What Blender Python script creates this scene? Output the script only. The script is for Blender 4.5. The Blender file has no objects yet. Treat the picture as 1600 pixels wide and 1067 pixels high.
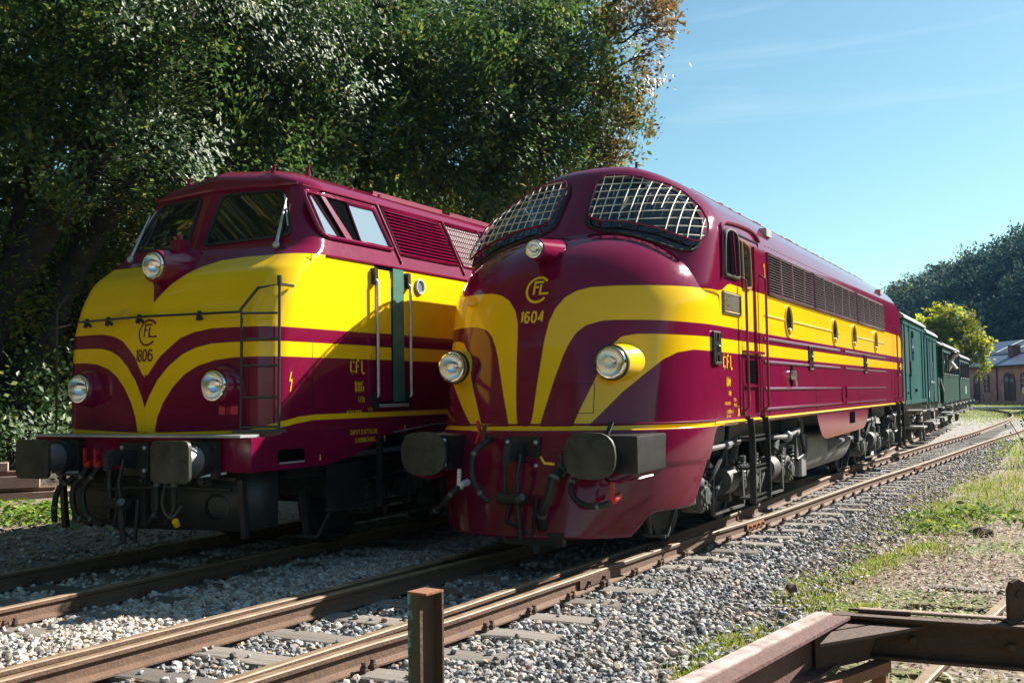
import bpy, math, random
import numpy as np
from mathutils import Vector, Matrix
R=math.radians
random.seed(7); RNG=np.random.default_rng(7)
scene=bpy.context.scene
COL=scene.collection
# ------------------------------------------------------------------ mesh building
def V3(*a): return np.array(a,float)
def unit(v):
    v=np.asarray(v,float); n=np.linalg.norm(v); return v/n if n>1e-12 else v
def frame(d):
    d=unit(d); a=V3(0,0,1) if abs(d[2])<.95 else V3(1,0,0)
    u=unit(np.cross(a,d)); w=np.cross(d,u); return u,w,d
class MB:
    def __init__(s): s.v=[]; s.f=[]; s.m=[]; s.n=0
    def add(s,vs,fs,mi=0):
        b=s.n; s.v.extend([tuple(map(float,p)) for p in vs]); s.n+=len(vs)
        s.f.extend([tuple(b+i for i in f) for f in fs]); s.m.extend([mi]*len(fs)); return s
    def box(s,x0,x1,y0,y1,z0,z1,mi=0):
        return s.add([(x0,y0,z0),(x1,y0,z0),(x1,y1,z0),(x0,y1,z0),(x0,y0,z1),(x1,y0,z1),(x1,y1,z1),(x0,y1,z1)],
            [(0,3,2,1),(4,5,6,7),(0,1,5,4),(1,2,6,5),(2,3,7,6),(3,0,4,7)],mi)
    def cbox(s,c,h,mi=0):
        return s.box(c[0]-h[0],c[0]+h[0],c[1]-h[1],c[1]+h[1],c[2]-h[2],c[2]+h[2],mi)
    def obox(s,p0,p1,w,h,up=(0,0,1),mi=0):
        p0=np.asarray(p0,float);p1=np.asarray(p1,float); d=unit(p1-p0); up=np.asarray(up,float)
        u=unit(np.cross(d,up)); w2=np.cross(u,d)
        vs=[p+u*a*w/2+w2*b*h/2 for p in (p0,p1) for a,b in ((-1,-1),(1,-1),(1,1),(-1,1))]
        return s.add(vs,[(0,1,2,3),(7,6,5,4),(0,4,5,1),(1,5,6,2),(2,6,7,3),(3,7,4,0)],mi)
    def cyl(s,p0,p1,r0,r1=None,n=14,cap=True,mi=0):
        if r1 is None: r1=r0
        return s.lathe(p0,np.asarray(p1,float)-np.asarray(p0,float),[(0,r0),(1,r1)],n,cap,mi,rel=True)
    def lathe(s,p0,ax,prof,n=16,cap=True,mi=0,rel=False):
        p0=np.asarray(p0,float); L=np.linalg.norm(ax); u,w,d=frame(ax)
        vs=[];k=len(prof)
        for t,r in prof:
            c=p0+d*(t*L if rel else t)
            for i in range(n):
                a=2*math.pi*i/n; vs.append(c+(u*math.cos(a)+w*math.sin(a))*max(r,1e-4))
        fs=[(j*n+i,j*n+(i+1)%n,(j+1)*n+(i+1)%n,(j+1)*n+i) for j in range(k-1) for i in range(n)]
        if cap: fs+= [tuple(range(n-1,-1,-1)),tuple((k-1)*n+i for i in range(n))]
        return s.add(vs,fs,mi)
    def tube(s,pts,r,n=6,mi=0,closed=False,cap=True):
        P=[np.asarray(p,float) for p in pts]; N=len(P); vs=[]; pu=None
        for i,p in enumerate(P):
            if closed: d=P[(i+1)%N]-P[i-1]
            else: d=P[min(i+1,N-1)]-P[max(i-1,0)]
            d=unit(d)
            if pu is None: u,w,_=frame(d)
            else:
                u=pu-d*np.dot(pu,d)
                u=unit(u) if np.linalg.norm(u)>1e-6 else frame(d)[0]
                w=np.cross(d,u)
            pu=u; rr=r[i] if hasattr(r,'__len__') else r
            for k in range(n):
                a=2*math.pi*k/n; vs.append(p+(u*math.cos(a)+w*math.sin(a))*rr)
        M=N if closed else N-1
        fs=[(i*n+k,i*n+(k+1)%n,((i+1)%N)*n+(k+1)%n,((i+1)%N)*n+k) for i in range(M) for k in range(n)]
        if cap and not closed: fs+=[tuple(range(n-1,-1,-1)),tuple((N-1)*n+k for k in range(n))]
        return s.add(vs,fs,mi)
    def prism(s,poly,vec,mi=0):
        n=len(poly); vec=np.asarray(vec,float)
        vs=[np.asarray(p,float) for p in poly]; vs=vs+[p+vec for p in vs]
        return s.add(vs,[tuple(range(n-1,-1,-1)),tuple(range(n,2*n))]+[(i,(i+1)%n,n+(i+1)%n,n+i) for i in range(n)],mi)
    def sphere(s,c,r,n=12,m=8,mi=0,sc=(1,1,1)):
        c=np.asarray(c,float);vs=[]
        for j in range(m+1):
            ph=math.pi*j/m
            for i in range(n):
                a=2*math.pi*i/n
                vs.append(c+np.array([math.sin(ph)*math.cos(a)*sc[0],math.sin(ph)*math.sin(a)*sc[1],math.cos(ph)*sc[2]])*r)
        return s.add(vs,[(j*n+i,(j+1)*n+i,(j+1)*n+(i+1)%n,j*n+(i+1)%n) for j in range(m) for i in range(n)],mi)
    def grid(s,P,mi=0,flip=False):
        ny=len(P);nx=len(P[0]); vs=[q for r in P for q in r]
        fs=[(j*nx+i,j*nx+i+1,(j+1)*nx+i+1,(j+1)*nx+i) for j in range(ny-1) for i in range(nx-1)]
        if flip: fs=[f[::-1] for f in fs]
        return s.add(vs,fs,mi)
    def patch(s,poly,mapf,rings=5,mi=0):
        """a filled outline laid on a curved surface: poly in 2D, mapf to 3D"""
        P=np.array(poly,float); c=P.mean(0); n=len(P); vs=[]
        for k in range(rings): 
            t=1-k/rings
            vs+= [mapf(*(c+(p-c)*t)) for p in P]
        vs.append(mapf(*c)); L=len(vs)-1
        fs=[(k*n+i,k*n+(i+1)%n,(k+1)*n+(i+1)%n,(k+1)*n+i) for k in range(rings-1) for i in range(n)]
        fs+=[((rings-1)*n+i,(rings-1)*n+(i+1)%n,L) for i in range(n)]
        return s.add(vs,fs,mi)
    def build(s,name,mats,parent=None,smooth=35,kind=None,loc=None):
        me=bpy.data.meshes.new(name); me.from_pydata(s.v,[],s.f)
        if not isinstance(mats,(list,tuple)): mats=[mats]
        for m in mats: me.materials.append(m)
        if len(mats)>1: me.polygons.foreach_set('material_index',s.m)
        return link(name,me,parent,smooth,kind,loc)
def link(name,me,parent=None,smooth=35,kind=None,loc=None):
    if smooth:
        me.polygons.foreach_set('use_smooth',[True]*len(me.polygons))
        if smooth<170: me.set_sharp_from_angle(angle=R(smooth))
    me.update()
    o=bpy.data.objects.new(name,me); COL.objects.link(o)
    if parent is not None: o.parent=parent
    if kind: o['kind']=kind
    if loc is not None: o.location=loc
    return o
def fastmesh(name,verts,faces,mats,parent=None,smooth=0,kind=None,mi=None):
    """numpy verts (N,3), faces (M,k)"""
    me=bpy.data.meshes.new(name); n,k=faces.shape
    me.vertices.add(len(verts)); me.vertices.foreach_set('co',np.ascontiguousarray(verts,np.float32).ravel())
    me.loops.add(n*k); me.loops.foreach_set('vertex_index',np.ascontiguousarray(faces,np.int32).ravel())
    me.polygons.add(n); me.polygons.foreach_set('loop_start',np.arange(0,n*k,k,dtype=np.int32))
    me.polygons.foreach_set('loop_total',np.full(n,k,np.int32))
    if not isinstance(mats,(list,tuple)): mats=[mats]
    for m in mats: me.materials.append(m)
    if mi is not None: me.polygons.foreach_set('material_index',mi.astype(np.int32))
    me.update(calc_edges=True); me.validate()
    if not smooth: me.polygons.foreach_set('use_smooth',[False]*len(me.polygons))
    return link(name,me,parent,smooth,kind)
def tag(o,label,cat,group=None):
    o['label']=label; o['category']=cat
    if group: o['group']=group
    return o
def thing(name,label,cat,loc=(0,0,0),rz=0,group=None):
    o=bpy.data.objects.new(name,None); COL.objects.link(o); o.empty_display_size=.2
    o.location=loc; o.rotation_euler=(0,0,rz); return tag(o,label,cat,group)
def copy_tree(o,parent=None):
    c=o.copy(); COL.objects.link(c)
    if parent is not None: c.parent=parent
    for ch in list(o.children): copy_tree(ch,c)
    return c
def lin(tab):
    xs=[a for a,b in tab]; ys=[b for a,b in tab]
    return lambda v: float(np.interp(v,xs,ys))
def smoothtab(tab,sig=.04):
    xs=np.linspace(tab[0][0],tab[-1][0],900); ys=np.interp(xs,[a for a,b in tab],[b for a,b in tab]); d=xs[1]-xs[0]; k=max(1,int(3*sig/d)); g=np.exp(-.5*(np.arange(-k,k+1)*d/sig)**2); g/=g.sum()
    lo=ys[0]-(ys[1]-ys[0])*np.arange(k,0,-1); hi=ys[-1]+(ys[-1]-ys[-2])*np.arange(1,k+1); ys=np.convolve(np.concatenate([lo,ys,hi]),g,'valid')
    return lambda v: float(np.interp(v,xs,ys))
def roundpoly(P,r,n=5):
    """round the corners of a 2D polygon"""
    P=[np.array(p,float) for p in P]; out=[]; N=len(P)
    for i in range(N):
        a,b,c=P[i-1],P[i],P[(i+1)%N]; rr=r[i] if hasattr(r,'__len__') else r
        la=np.linalg.norm(a-b); lc=np.linalg.norm(c-b); t=min(rr,la*.48,lc*.48)
        p0=b+(a-b)/la*t; p1=b+(c-b)/lc*t
        for k in range(n+1):
            u=k/n; out.append((1-u)**2*p0+2*u*(1-u)*b+u*u*p1)
    return out
def densify(P,step=.08,closed=True):
    out=[];N=len(P)
    for i in range(N if closed else N-1):
        a=np.array(P[i],float);b=np.array(P[(i+1)%N],float); k=max(1,int(np.linalg.norm(b-a)/step))
        out+=[a+(b-a)*j/k for j in range(k)]
    if not closed: out.append(np.array(P[-1],float))
    return out
def spline(P,step=.5):
    P=[np.array(p,float) for p in P]; P=[2*P[0]-P[1]]+P+[2*P[-1]-P[-2]]; out=[]
    for i in range(1,len(P)-2):
        k=max(2,int(np.linalg.norm(P[i+1]-P[i])/step))
        for j in range(k):
            t=j/k; a,b,c,d=P[i-1:i+3]
            out.append(.5*((2*b)+(-a+c)*t+(2*a-5*b+4*c-d)*t*t+(-a+3*b-3*c+d)*t**3))
    out.append(P[-2]); return out
# ------------------------------------------------------------------ materials
def newmat(name):
    m=bpy.data.materials.new(name); m.use_nodes=True; nt=m.node_tree
    return m,nt,nt.nodes['Principled BSDF']
def node(nt,t,**kw):
    n=nt.nodes.new(t)
    for k,v in kw.items(): setattr(n,k,v)
    return n
def noise(nt,scale,detail=4,rough=.6,coord=None,dist=0):
    n=node(nt,'ShaderNodeTexNoise'); n.inputs['Scale'].default_value=scale; n.inputs['Detail'].default_value=detail
    n.inputs['Roughness'].default_value=rough; n.inputs['Distortion'].default_value=dist
    if coord is not None: nt.links.new(coord,n.inputs['Vector'])
    return n.outputs['Fac']
def ramp(nt,fac,stops):
    n=node(nt,'ShaderNodeValToRGB'); cr=n.color_ramp
    while len(cr.elements)<len(stops): cr.elements.new(.5)
    for e,(p,c) in zip(cr.elements,stops):
        e.position=p; e.color=(*c,1) if len(c)==3 else c
    nt.links.new(fac,n.inputs['Fac']); return n.outputs['Color']
def mix(nt,fac,a,b):
    n=node(nt,'ShaderNodeMix',data_type='RGBA')
    for sock,val in ((n.inputs[0],fac),(n.inputs[6],a),(n.inputs[7],b)):
        if hasattr(val,'links') or isinstance(val,bpy.types.NodeSocket): nt.links.new(val,sock)
        elif isinstance(val,(int,float)): sock.default_value=val
        else: sock.default_value=(*val,1)
    return n.outputs[2]
def bump(nt,h,strength,dist,bs):
    n=node(nt,'ShaderNodeBump'); n.inputs['Strength'].default_value=strength; n.inputs['Distance'].default_value=dist
    nt.links.new(h,n.inputs['Height']); nt.links.new(n.outputs['Normal'],bs.inputs['Normal'])
def objco(nt): return node(nt,'ShaderNodeTexCoord').outputs['Object']
def simple(name,col,rough=.5,metal=0.,var=.15,vscale=3.,bumpd=0.,bscale=40.,spec=.5,coat=0.,dark=None):
    m,nt,b=newmat(name); co=objco(nt)
    f=noise(nt,vscale,5,.65,co)
    lo=tuple(c*(1-var*1.6) for c in col) if dark is None else dark
    hi=tuple(min(1,c*(1+var)) for c in col)
    nt.links.new(ramp(nt,f,[(.3,lo),(.7,hi)]),b.inputs['Base Color'])
    b.inputs['Roughness'].default_value=rough; b.inputs['Metallic'].default_value=metal
    b.inputs['Specular IOR Level'].default_value=spec; b.inputs['Coat Weight'].default_value=coat; b.inputs['Coat Roughness'].default_value=.08
    if bumpd: bump(nt,noise(nt,bscale,4,.6,co),.8,bumpd,b)
    return m
MAROON=(.172,.005,.036); YELLOW=(.90,.54,.007)
def livery_mat():
    m,nt,b=newmat('livery_paint'); co=objco(nt)
    at=node(nt,'ShaderNodeAttribute',attribute_name='livery')
    mm=node(nt,'ShaderNodeMapRange'); mm.inputs[1].default_value=-.003; mm.inputs[2].default_value=.003
    nt.links.new(at.outputs['Fac'],mm.inputs[0])
    dirt=noise(nt,1.6,6,.7,co); dirt2=noise(nt,14,4,.7,co)
    mar=ramp(nt,dirt,[(.3,tuple(c*.86 for c in MAROON)),(.75,tuple(c*1.08 for c in MAROON))])
    yel=ramp(nt,dirt,[(.3,tuple(c*.93 for c in YELLOW)),(.7,tuple(c*1.03 for c in YELLOW))])
    c=mix(nt,mm.outputs[0],mar,yel)
    mp=node(nt,'ShaderNodeMapping'); mp.inputs['Scale'].default_value=(9,9,.9); nt.links.new(co,mp.inputs[0]); st=noise(nt,1,5,.75,mp.outputs[0])
    c=mix(nt,ramp(nt,st,[(.58,(0,0,0)),(.88,(.20,)*3)]),c,(.085,.035,.03))
    sz=node(nt,'ShaderNodeSeparateXYZ'); nt.links.new(co,sz.inputs[0]); dz=node(nt,'ShaderNodeMapRange'); dz.inputs[1].default_value=1.25; dz.inputs[2].default_value=.35; dz.inputs[3].default_value=0; dz.inputs[4].default_value=.8; nt.links.new(sz.outputs['Z'],dz.inputs[0])
    dm=node(nt,'ShaderNodeMath',operation='MULTIPLY'); nt.links.new(dz.outputs[0],dm.inputs[0]); nt.links.new(ramp(nt,dirt2,[(.35,(0,0,0)),(.75,(.55,)*3)]),dm.inputs[1])
    c=mix(nt,dm.outputs[0],c,(.085,.055,.042)); nt.links.new(c,b.inputs['Base Color'])
    nt.links.new(ramp(nt,dirt2,[(.3,(.07,)*3),(.8,(.15,)*3)]),b.inputs['Roughness'])
    b.inputs['Coat Weight'].default_value=0; b.inputs['Specular IOR Level'].default_value=.45
    bump(nt,noise(nt,1.9,3,.5,co),.12,.016,b)
    return m
M={}
M['livery']=livery_mat()
M['maroon']=simple('maroon_paint',MAROON,.14,var=.1)
M['maroon_matt']=simple('maroon_roof_paint',(.19,.012,.04),.4,var=.15,vscale=2)
M['yellow']=simple('yellow_paint',YELLOW,.2,var=.05)
M['black']=simple('black_paint',(.018,.018,.019),.4,var=.3,vscale=9,bumpd=.002)
M['gearblack']=simple('dusty_black_running_gear',(.020,.0195,.019),.6,var=.5,vscale=7,bumpd=.004,bscale=30)
M['tankgrey']=simple('grey_tank_paint',(.17,.17,.17),.5,var=.2,vscale=4)
M['geargrey']=simple('grey_running_gear',(.060,.058,.054),.6,var=.4,vscale=8,bumpd=.004)
M['steel']=simple('bright_steel',(.55,.55,.54),.3,1.,var=.1)
M['chrome']=simple('chrome',(.75,.75,.73),.12,1.,var=.03)
M['bufface']=simple('greasy_buffer_face',(.050,.050,.040),.55,.2,var=.35,vscale=6,bumpd=.002)
M['sleeve']=simple('greased_steel_sleeve',(.30,.30,.31),.4,.6,var=.2)
M['clip']=simple('dull_steel_clip',(.16,.16,.15),.5,.6)
M['rubber']=simple('rubber_hose',(.014,.014,.014),.55,var=.3)
M['red']=simple('red_paint',(.5,.02,.015),.4,var=.1)
M['white']=simple('white_paint',(.75,.75,.72),.45,var=.1)
M['plate']=simple('bronze_plate',(.16,.14,.09),.45,.6,var=.3,vscale=25)
M['wire']=simple('galvanised_wire',(.78,.75,.60),.45,.1,var=.1)
M['darkin']=simple('opening_shade_black',(.005,.005,.006),.9,var=.2,spec=0)  # near-black sheet colour stands in for shade inside openings and recesses
M['green_in']=simple('green_door_edge',(.05,.16,.12),.45,var=.2)
M['seal']=simple('rubber_seal',(.012,.012,.012),.5,var=.1)
M['alu']=simple('worn_aluminium',(.50,.51,.52),.45,.5,var=.15,vscale=12)
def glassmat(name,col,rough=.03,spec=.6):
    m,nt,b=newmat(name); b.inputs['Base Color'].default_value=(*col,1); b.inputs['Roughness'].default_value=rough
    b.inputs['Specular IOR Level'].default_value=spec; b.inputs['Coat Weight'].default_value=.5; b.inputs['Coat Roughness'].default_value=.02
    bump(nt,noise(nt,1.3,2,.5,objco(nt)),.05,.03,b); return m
M['glass']=glassmat('dark_cab_glass',(.010,.011,.012))
M['skyglass']=glassmat('painted_sky_glass',(.16,.22,.27),.08)  # pale sky reflection painted into the glass colour
def lensmat():
    m,nt,b=newmat('lamp_lens'); b.inputs['Base Color'].default_value=(1,1,1,1); b.inputs['Roughness'].default_value=.02
    b.inputs['Transmission Weight'].default_value=1; b.inputs['IOR'].default_value=1.2
    w=node(nt,'ShaderNodeTexWave'); w.inputs['Scale'].default_value=22; w.bands_direction='X'; nt.links.new(objco(nt),w.inputs['Vector'])
    bump(nt,w.outputs['Fac'],.25,.01,b); return m
M['lens']=lensmat()
M['reflector']=simple('lamp_reflector',(.92,.88,.82),.12,1.,var=.04,vscale=20,bumpd=.004,bscale=25)
# ------------------------------------------------------------------ painted outlines as a signed field
def polyfield(Q,Z,polys):
    best=np.full(Q.shape,-9.)
    for P in polys:
        P=np.array(P,float); d=np.full(Q.shape,1e9); ins=np.zeros(Q.shape,bool)
        for i in range(len(P)):
            x0,y0=P[i-1];x1,y1=P[i]; ex,ey=x1-x0,y1-y0; L=ex*ex+ey*ey+1e-12
            t=np.clip(((Q-x0)*ex+(Z-y0)*ey)/L,0,1)
            d=np.minimum(d,np.hypot(Q-x0-t*ex,Z-y0-t*ey))
            c=((y0>Z)!=(y1>Z))&(Q<(ex)*(Z-y0)/(ey if abs(ey)>1e-12 else 1e-12)+x0)
            ins^=c
        best=np.maximum(best,np.where(ins,d,-d))
    return best
def hullmesh(name,P,Qf,polys,parent,flip=False,drop=None,second=None):
    """P (rows,cols,3) -> smooth mesh with the 'livery' field; Qf (rows,cols,2) paint coordinates"""
    ny,nx=P.shape[:2]; v=P.reshape(-1,3)
    j,i=np.meshgrid(np.arange(ny-1),np.arange(nx-1),indexing='ij')
    f=np.stack([j*nx+i,j*nx+i+1,(j+1)*nx+i+1,(j+1)*nx+i],-1).reshape(-1,4)
    if flip: f=f[:,::-1]
    if drop is not None:
        c=v[f].mean(1); f=f[~drop(c)]
    if second is not None: f=np.concatenate([f,f[:,::-1]+len(v)]); v=np.concatenate([v,second.reshape(-1,3)]); Qf=np.concatenate([Qf,Qf])
    o=fastmesh(name,v,f,[M['livery']],parent,smooth=40)
    me=o.data
    at=me.attributes.new('livery','FLOAT','POINT')
    q=Qf.reshape(-1,2); fld=polyfield(q[:,0],q[:,1],polys)
    if len(me.vertices)==len(fld): at.data.foreach_set('value',fld.astype(np.float32))
    return o
# lettering: stroke font (one unit high), laid on any surface
GL={'0':[[(0,.2),(0,.8),(.15,1),(.4,1),(.55,.8),(.55,.2),(.4,0),(.15,0),(0,.2)]],'1':[[(0,.85),(.15,1),(.15,0)]],
'4':[[(.42,0),(.42,1),(0,.3),(.58,.3)]],'6':[[(.5,.9),(.38,1),(.15,1),(0,.8),(0,.2),(.15,0),(.4,0),(.55,.2),(.55,.42),(.4,.58),(.15,.58),(0,.45)]],
'8':[[(.15,.53),(.02,.66),(.02,.87),(.15,1),(.4,1),(.53,.87),(.53,.66),(.4,.53),(.15,.53),(0,.38),(0,.14),(.15,0),(.4,0),(.55,.14),(.55,.38),(.4,.53)]],
'C':[[(.55,.8),(.4,1),(.15,1),(0,.8),(0,.2),(.15,0),(.4,0),(.55,.2)]],'F':[[(0,0),(0,1),(.5,1)],[(0,.53),(.4,.53)]],'L':[[(0,1),(0,0),(.5,0)]],
'A':[[(0,0),(.28,1),(.56,0)],[(.1,.35),(.46,.35)]],'t':[[(.2,.9),(.2,0),(.4,0)],[(0,.62),(.4,.62)]]}
def stroke(mb,pts,w,mapf,step=.02):
    P=[np.array(p,float) for p in pts]; cut=[0]
    for i in range(1,len(P)-1):
        if np.dot(unit(P[i]-P[i-1]),unit(P[i+1]-P[i]))<.6: cut.append(i)
    cut.append(len(P)-1)
    if len(cut)>2:
        for k,(a,b) in enumerate(zip(cut[:-1],cut[1:])):
            q=P[a:b+1]; q=[q[0]-(unit(q[1]-q[0])*w*.5 if k else 0)]+q[1:]; q[-1]=q[-1]+(unit(q[-1]-q[-2])*w*.5 if k<len(cut)-2 else 0); stroke(mb,q,w,mapf,step)
        return
    D=densify(pts,step,False); n=len(D); row0=[];row1=[]
    for i,p in enumerate(D):
        a=D[max(0,i-1)];b=D[min(n-1,i+1)]; d=unit(b-a); nn=np.array([-d[1],d[0]])*w/2
        row0.append(mapf(*(p+nn))); row1.append(mapf(*(p-nn)))
    mb.grid([row1,row0])
def word(mb,text,ax,az,h,w,mapf,gap=.28,sx=1.):
    """text from lower-left (ax,az) in surface coordinates, height h, stroke width w"""
    x=ax
    for ch in text:
        if ch==' ': x+=h*.5*sx; continue
        for s in GL[ch]: stroke(mb,[(x+p[0]*h*sx,az+p[1]*h) for p in s],w,mapf,h*.12)
        x+=((.15 if ch=='1' else .55)+gap)*h*sx
    return x
def fonttext(mb,text,ax,az,h,mapf,sx=.8,bold=.012):
    cu=bpy.data.curves.new('t','FONT'); cu.body=text; cu.size=h*1.38; cu.offset=bold*h; cu.resolution_u=2; cu.space_line=.85
    ob=bpy.data.objects.new('t',cu); me=bpy.data.meshes.new_from_object(ob)
    vs=[mapf(ax+v.co.x*sx,az+v.co.y) for v in me.vertices]
    mb.add(vs,[tuple(p.vertices) for p in me.polygons])
    bpy.data.objects.remove(ob); bpy.data.meshes.remove(me); bpy.data.curves.remove(cu)
# ================================================================== locomotive with the rounded nose
NY=smoothtab([(.26,.20),(.6,.27),(1.0,.37),(1.3,.45),(1.7,.52),(2.1,.62),(2.5,.75),(2.7,.83),(2.85,.92),(3.0,1.05),(3.12,1.2),(3.22,1.37),(3.32,1.58),(3.40,1.80),(3.47,2.05)],.05)
def NW(z):
    if z<1.2: return 1.46-.16*((1.2-z)/.94)**2
    if z<2.45: return 1.46
    return 1.46*max(0.,1-((min(z,3.46)-2.45)/1.01)**2.1)**(1/2.1)
NR=2.2; NN=2.5
def nose_pt(q,z,off=0.):
    W=NW(z); s=abs(math.sin(q))**(2/NN); c=abs(math.cos(q))**(2/NN)
    p=V3(math.copysign(W*s,q),NR-(NR-NY(z))*c,z)
    if off:
        e=1e-3
        a=nose_pt(q+e,z)-nose_pt(q-e,z); b=nose_pt(q,z+e)-nose_pt(q,z-e); n=unit(np.cross(b,a))
        if n[1]>0 and abs(q)<1.2: n=-n
        if n[0]*q<0 and abs(q)>1.2: n=-n
        p=p+n*off
    return p
def nose_y(x,z):
    a=min(1,abs(x)/max(NW(z),1e-6)); return NR-(NR-NY(z))*(1-a**NN)**(1/NN)
CW=smoothtab([(.3,1.46),(2.9,1.46),(3.3,1.45),(3.47,1.41),(3.63,1.31),(3.79,1.15),(3.94,.93),(4.05,.72),(4.16,.43),(4.22,.18),(4.24,0)],.03)
CY=smoothtab([(.3,1.18),(2.7,1.18),(3.22,1.45),(3.95,2.02),(4.06,2.10),(4.14,2.22),(4.2,2.42),(4.24,2.8)],.03)
def cab_y(x,z):
    a=min(1,abs(x)/max(CW(z),1e-6)); D=.75*min(1,(4.24-z)/.5+.15)
    return CY(z)+.2*a*min(1,max(0,4.24-z)/.4)+D*(1-(1-a**3)**(1/3))
LEN=18.7; MID=LEN/2
Q0=1.2*math.pi/2
P1=[(.022,1.29),(.033,1.452),(.046,1.807),(.057,2.106),(.06,2.17),(.071,2.323),(.095,2.447),(.146,2.56),(.218,2.623),(.31,2.652),(.496,2.66),(.82,2.662),(1.604,2.668)]
P1b=[(1.57,2.295),(1.18,2.30),(.803,2.313),(.501,2.316),(.404,2.308),(.301,2.27),(.242,2.197),(.201,2.085),(.174,1.98),(.136,1.764),(.089,1.46),(.065,1.29)]
P2=[(.26,1.29),(.307,1.466),(.387,1.717),(.446,1.931),(.497,2.069),(.559,2.151),(.675,2.175),(.842,2.176),(1.136,2.169),(1.57,2.165)]
P2b=[(1.57,2.02),(1.208,2.028),(1.035,1.997),(.903,1.926),(.755,1.788),(.59,1.615),(.425,1.387),(.354,1.29)]
sc=lambda L:[(1.2*q,z) for q,z in L]
POLY1604=[sc(P1)+[(Q0+.34,2.775),(Q0+20,2.775),(Q0+20,2.295)]+sc(P1b), sc(P2)+[(Q0+20,2.16),(Q0+20,2.005)]+sc(P2b), [(-1,1.253),(40,1.253),(40,1.297),(-1,1.297)]]
loco=thing('diesel_locomotive','maroon and yellow diesel locomotive with rounded nose, wire window guards and number 1604','locomotive',(0,0,0))
LB='rounded'
# nose
zs=np.concatenate([np.linspace(1.262,2.6,64),np.linspace(2.62,3.459,62)]); qs=np.linspace(-math.pi/2,math.pi/2,121)
P=np.array([[nose_pt(q,z) for q in qs] for z in zs]); Qf=np.array([[(1.2*abs(q),z) for q in qs] for z in zs])
hullmesh('nose',P,Qf,POLY1604,loco,flip=True)
# skirt under the nose, cut away towards the first bogie
zb=lin([(0,.26),(.79,.26),(.83,.34),(.88,.44),(.93,.475),(1.27,.48),(1.30,.50),(1.36,.92),(1.40,.93),(1.425,1.10),(1.46,1.22),(1.50,1.255),(1.6,1.258)])
qs2=np.linspace(-math.pi/2,math.pi/2,121); ts=np.linspace(0,1,34)
def skirt_pt(q,z): 
    p=nose_pt(q,z,.004)
    if z<.92: p=nose_pt(q,z,-.005*min(1,(.92-z)/.02))
    return p
P=np.array([[skirt_pt(q,zb(abs(q))+(1.2615-zb(abs(q)))*t) for q in qs2] for t in ts])
Qf=np.array([[(1.2*abs(q),zb(abs(q))+(1.2615-zb(abs(q)))*t) for q in qs2] for t in ts])
sk=hullmesh('skirt',P,Qf,POLY1604,loco,flip=True)
md=sk.modifiers.new('thick','SOLIDIFY'); md.thickness=.02; md.offset=-1
mb=MB(); mb.tube([nose_pt(q,.925,.010) for q in np.linspace(-1.37,1.37,90)],.014,6); mb.tube([nose_pt(q,1.312,.006) for q in np.linspace(-1.5,1.5,90)],.011,6)
mb.build('bead_moulding',M['maroon'],loco)
# cab and engine-room shell (front half, mirrored for the rear half)
zs=np.concatenate([np.linspace(1.24,2.8,53),np.linspace(2.83,3.9,45),3.9+.34*np.sin(np.linspace(.06,1,16)*math.pi/2)])
aa=np.sin(np.linspace(-1,1,71)*math.pi/2)
ysd=np.concatenate([np.linspace(MID,3.6,20)[:-1],np.linspace(3.6,2.3,14)])
def shell(z):
    W=CW(z); row=[(-W,y,z) for y in ysd if y>cab_y(W,z)+.01 or True]
    yf=cab_y(W,z); row=[(-W,max(y,yf),z) for y in ysd]
    row+=[(W*a,(cab_y(W*a,z) if z>2.62 else max(cab_y(W*a,z),2.19)),z) for a in aa]
    row+=[(W,max(y,yf),z) for y in ysd[::-1]]
    return row
P=np.array([shell(z) for z in zs])
Qf=np.stack([Q0+P[...,1]-NR,P[...,2]],-1)
body=hullmesh('body',P,Qf,POLY1604,loco,flip=True,second=P*[1,-1,1]+[0,LEN,0])
zs=np.linspace(1.262,3.459,60); qs=np.linspace(-math.pi/2,math.pi/2,61)
Pn=np.array([[nose_pt(q,z) for q in qs] for z in zs]); Qf=np.array([[(1.2*abs(q),z) for q in qs] for z in zs])
hullmesh('nose',Pn*[1,-1,1]+[0,LEN,0],Qf,POLY1604,loco)
mb=MB(); mb.box(-.95,.95,1.5,LEN-1.5,.95,1.255); mb.box(-1.40,1.40,1.5,LEN-1.5,1.245,1.259); mb.box(-1.0,1.0,.9,1.6,.5,1.26); mb.build('underframe',M['black'],loco)
# central valance and fuel tank
mb=MB()
for s in (-1,1):
    mb=MB(); poly=[(7.0,1.25),(7.35,.93),(7.65,.86),(11.1,.90),(11.45,1.0),(11.7,1.25)]
    mb.prism([(s*1.455-.012*(s>0),y,z) for y,z in roundpoly(poly,.15,4)][::1],(.012,0,0)); mb.build('valance',M['maroon'],loco,smooth=30)
mb=MB(); prof=[(-1.25,.98),(-1.25,.62),(-1.12,.38),(-.9,.30),(.9,.30),(1.12,.38),(1.25,.62),(1.25,.98)]
mb.prism([(x,7.3,z) for x,z in roundpoly(prof,.12,4)],(0,3.6,0)); 
mb.box(.95,1.22,7.0,7.3,.34,.95); mb.box(-1.22,-.95,7.0,7.3,.34,.95)
tank=mb.build('fuel_tank',M['tankgrey'],loco,smooth=30)
for y in (8.9,9.7): mb=MB(); mb.prism([(1.24,y,.84),(1.46,y,.80),(1.46,y,.76),(1.24,y,.60)],(0,.25,0)); mb.build('tank_step',M['tankgrey'],tank)
mb=MB(); mb.box(-1.2,1.2,6.95,7.29,.34,1.2)
for k in range(4): mb.box(1.2,1.215,6.98+.075*k,7.03+.075*k,.36,.9)
mb.build('battery_box',M['tankgrey'],loco)
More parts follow.
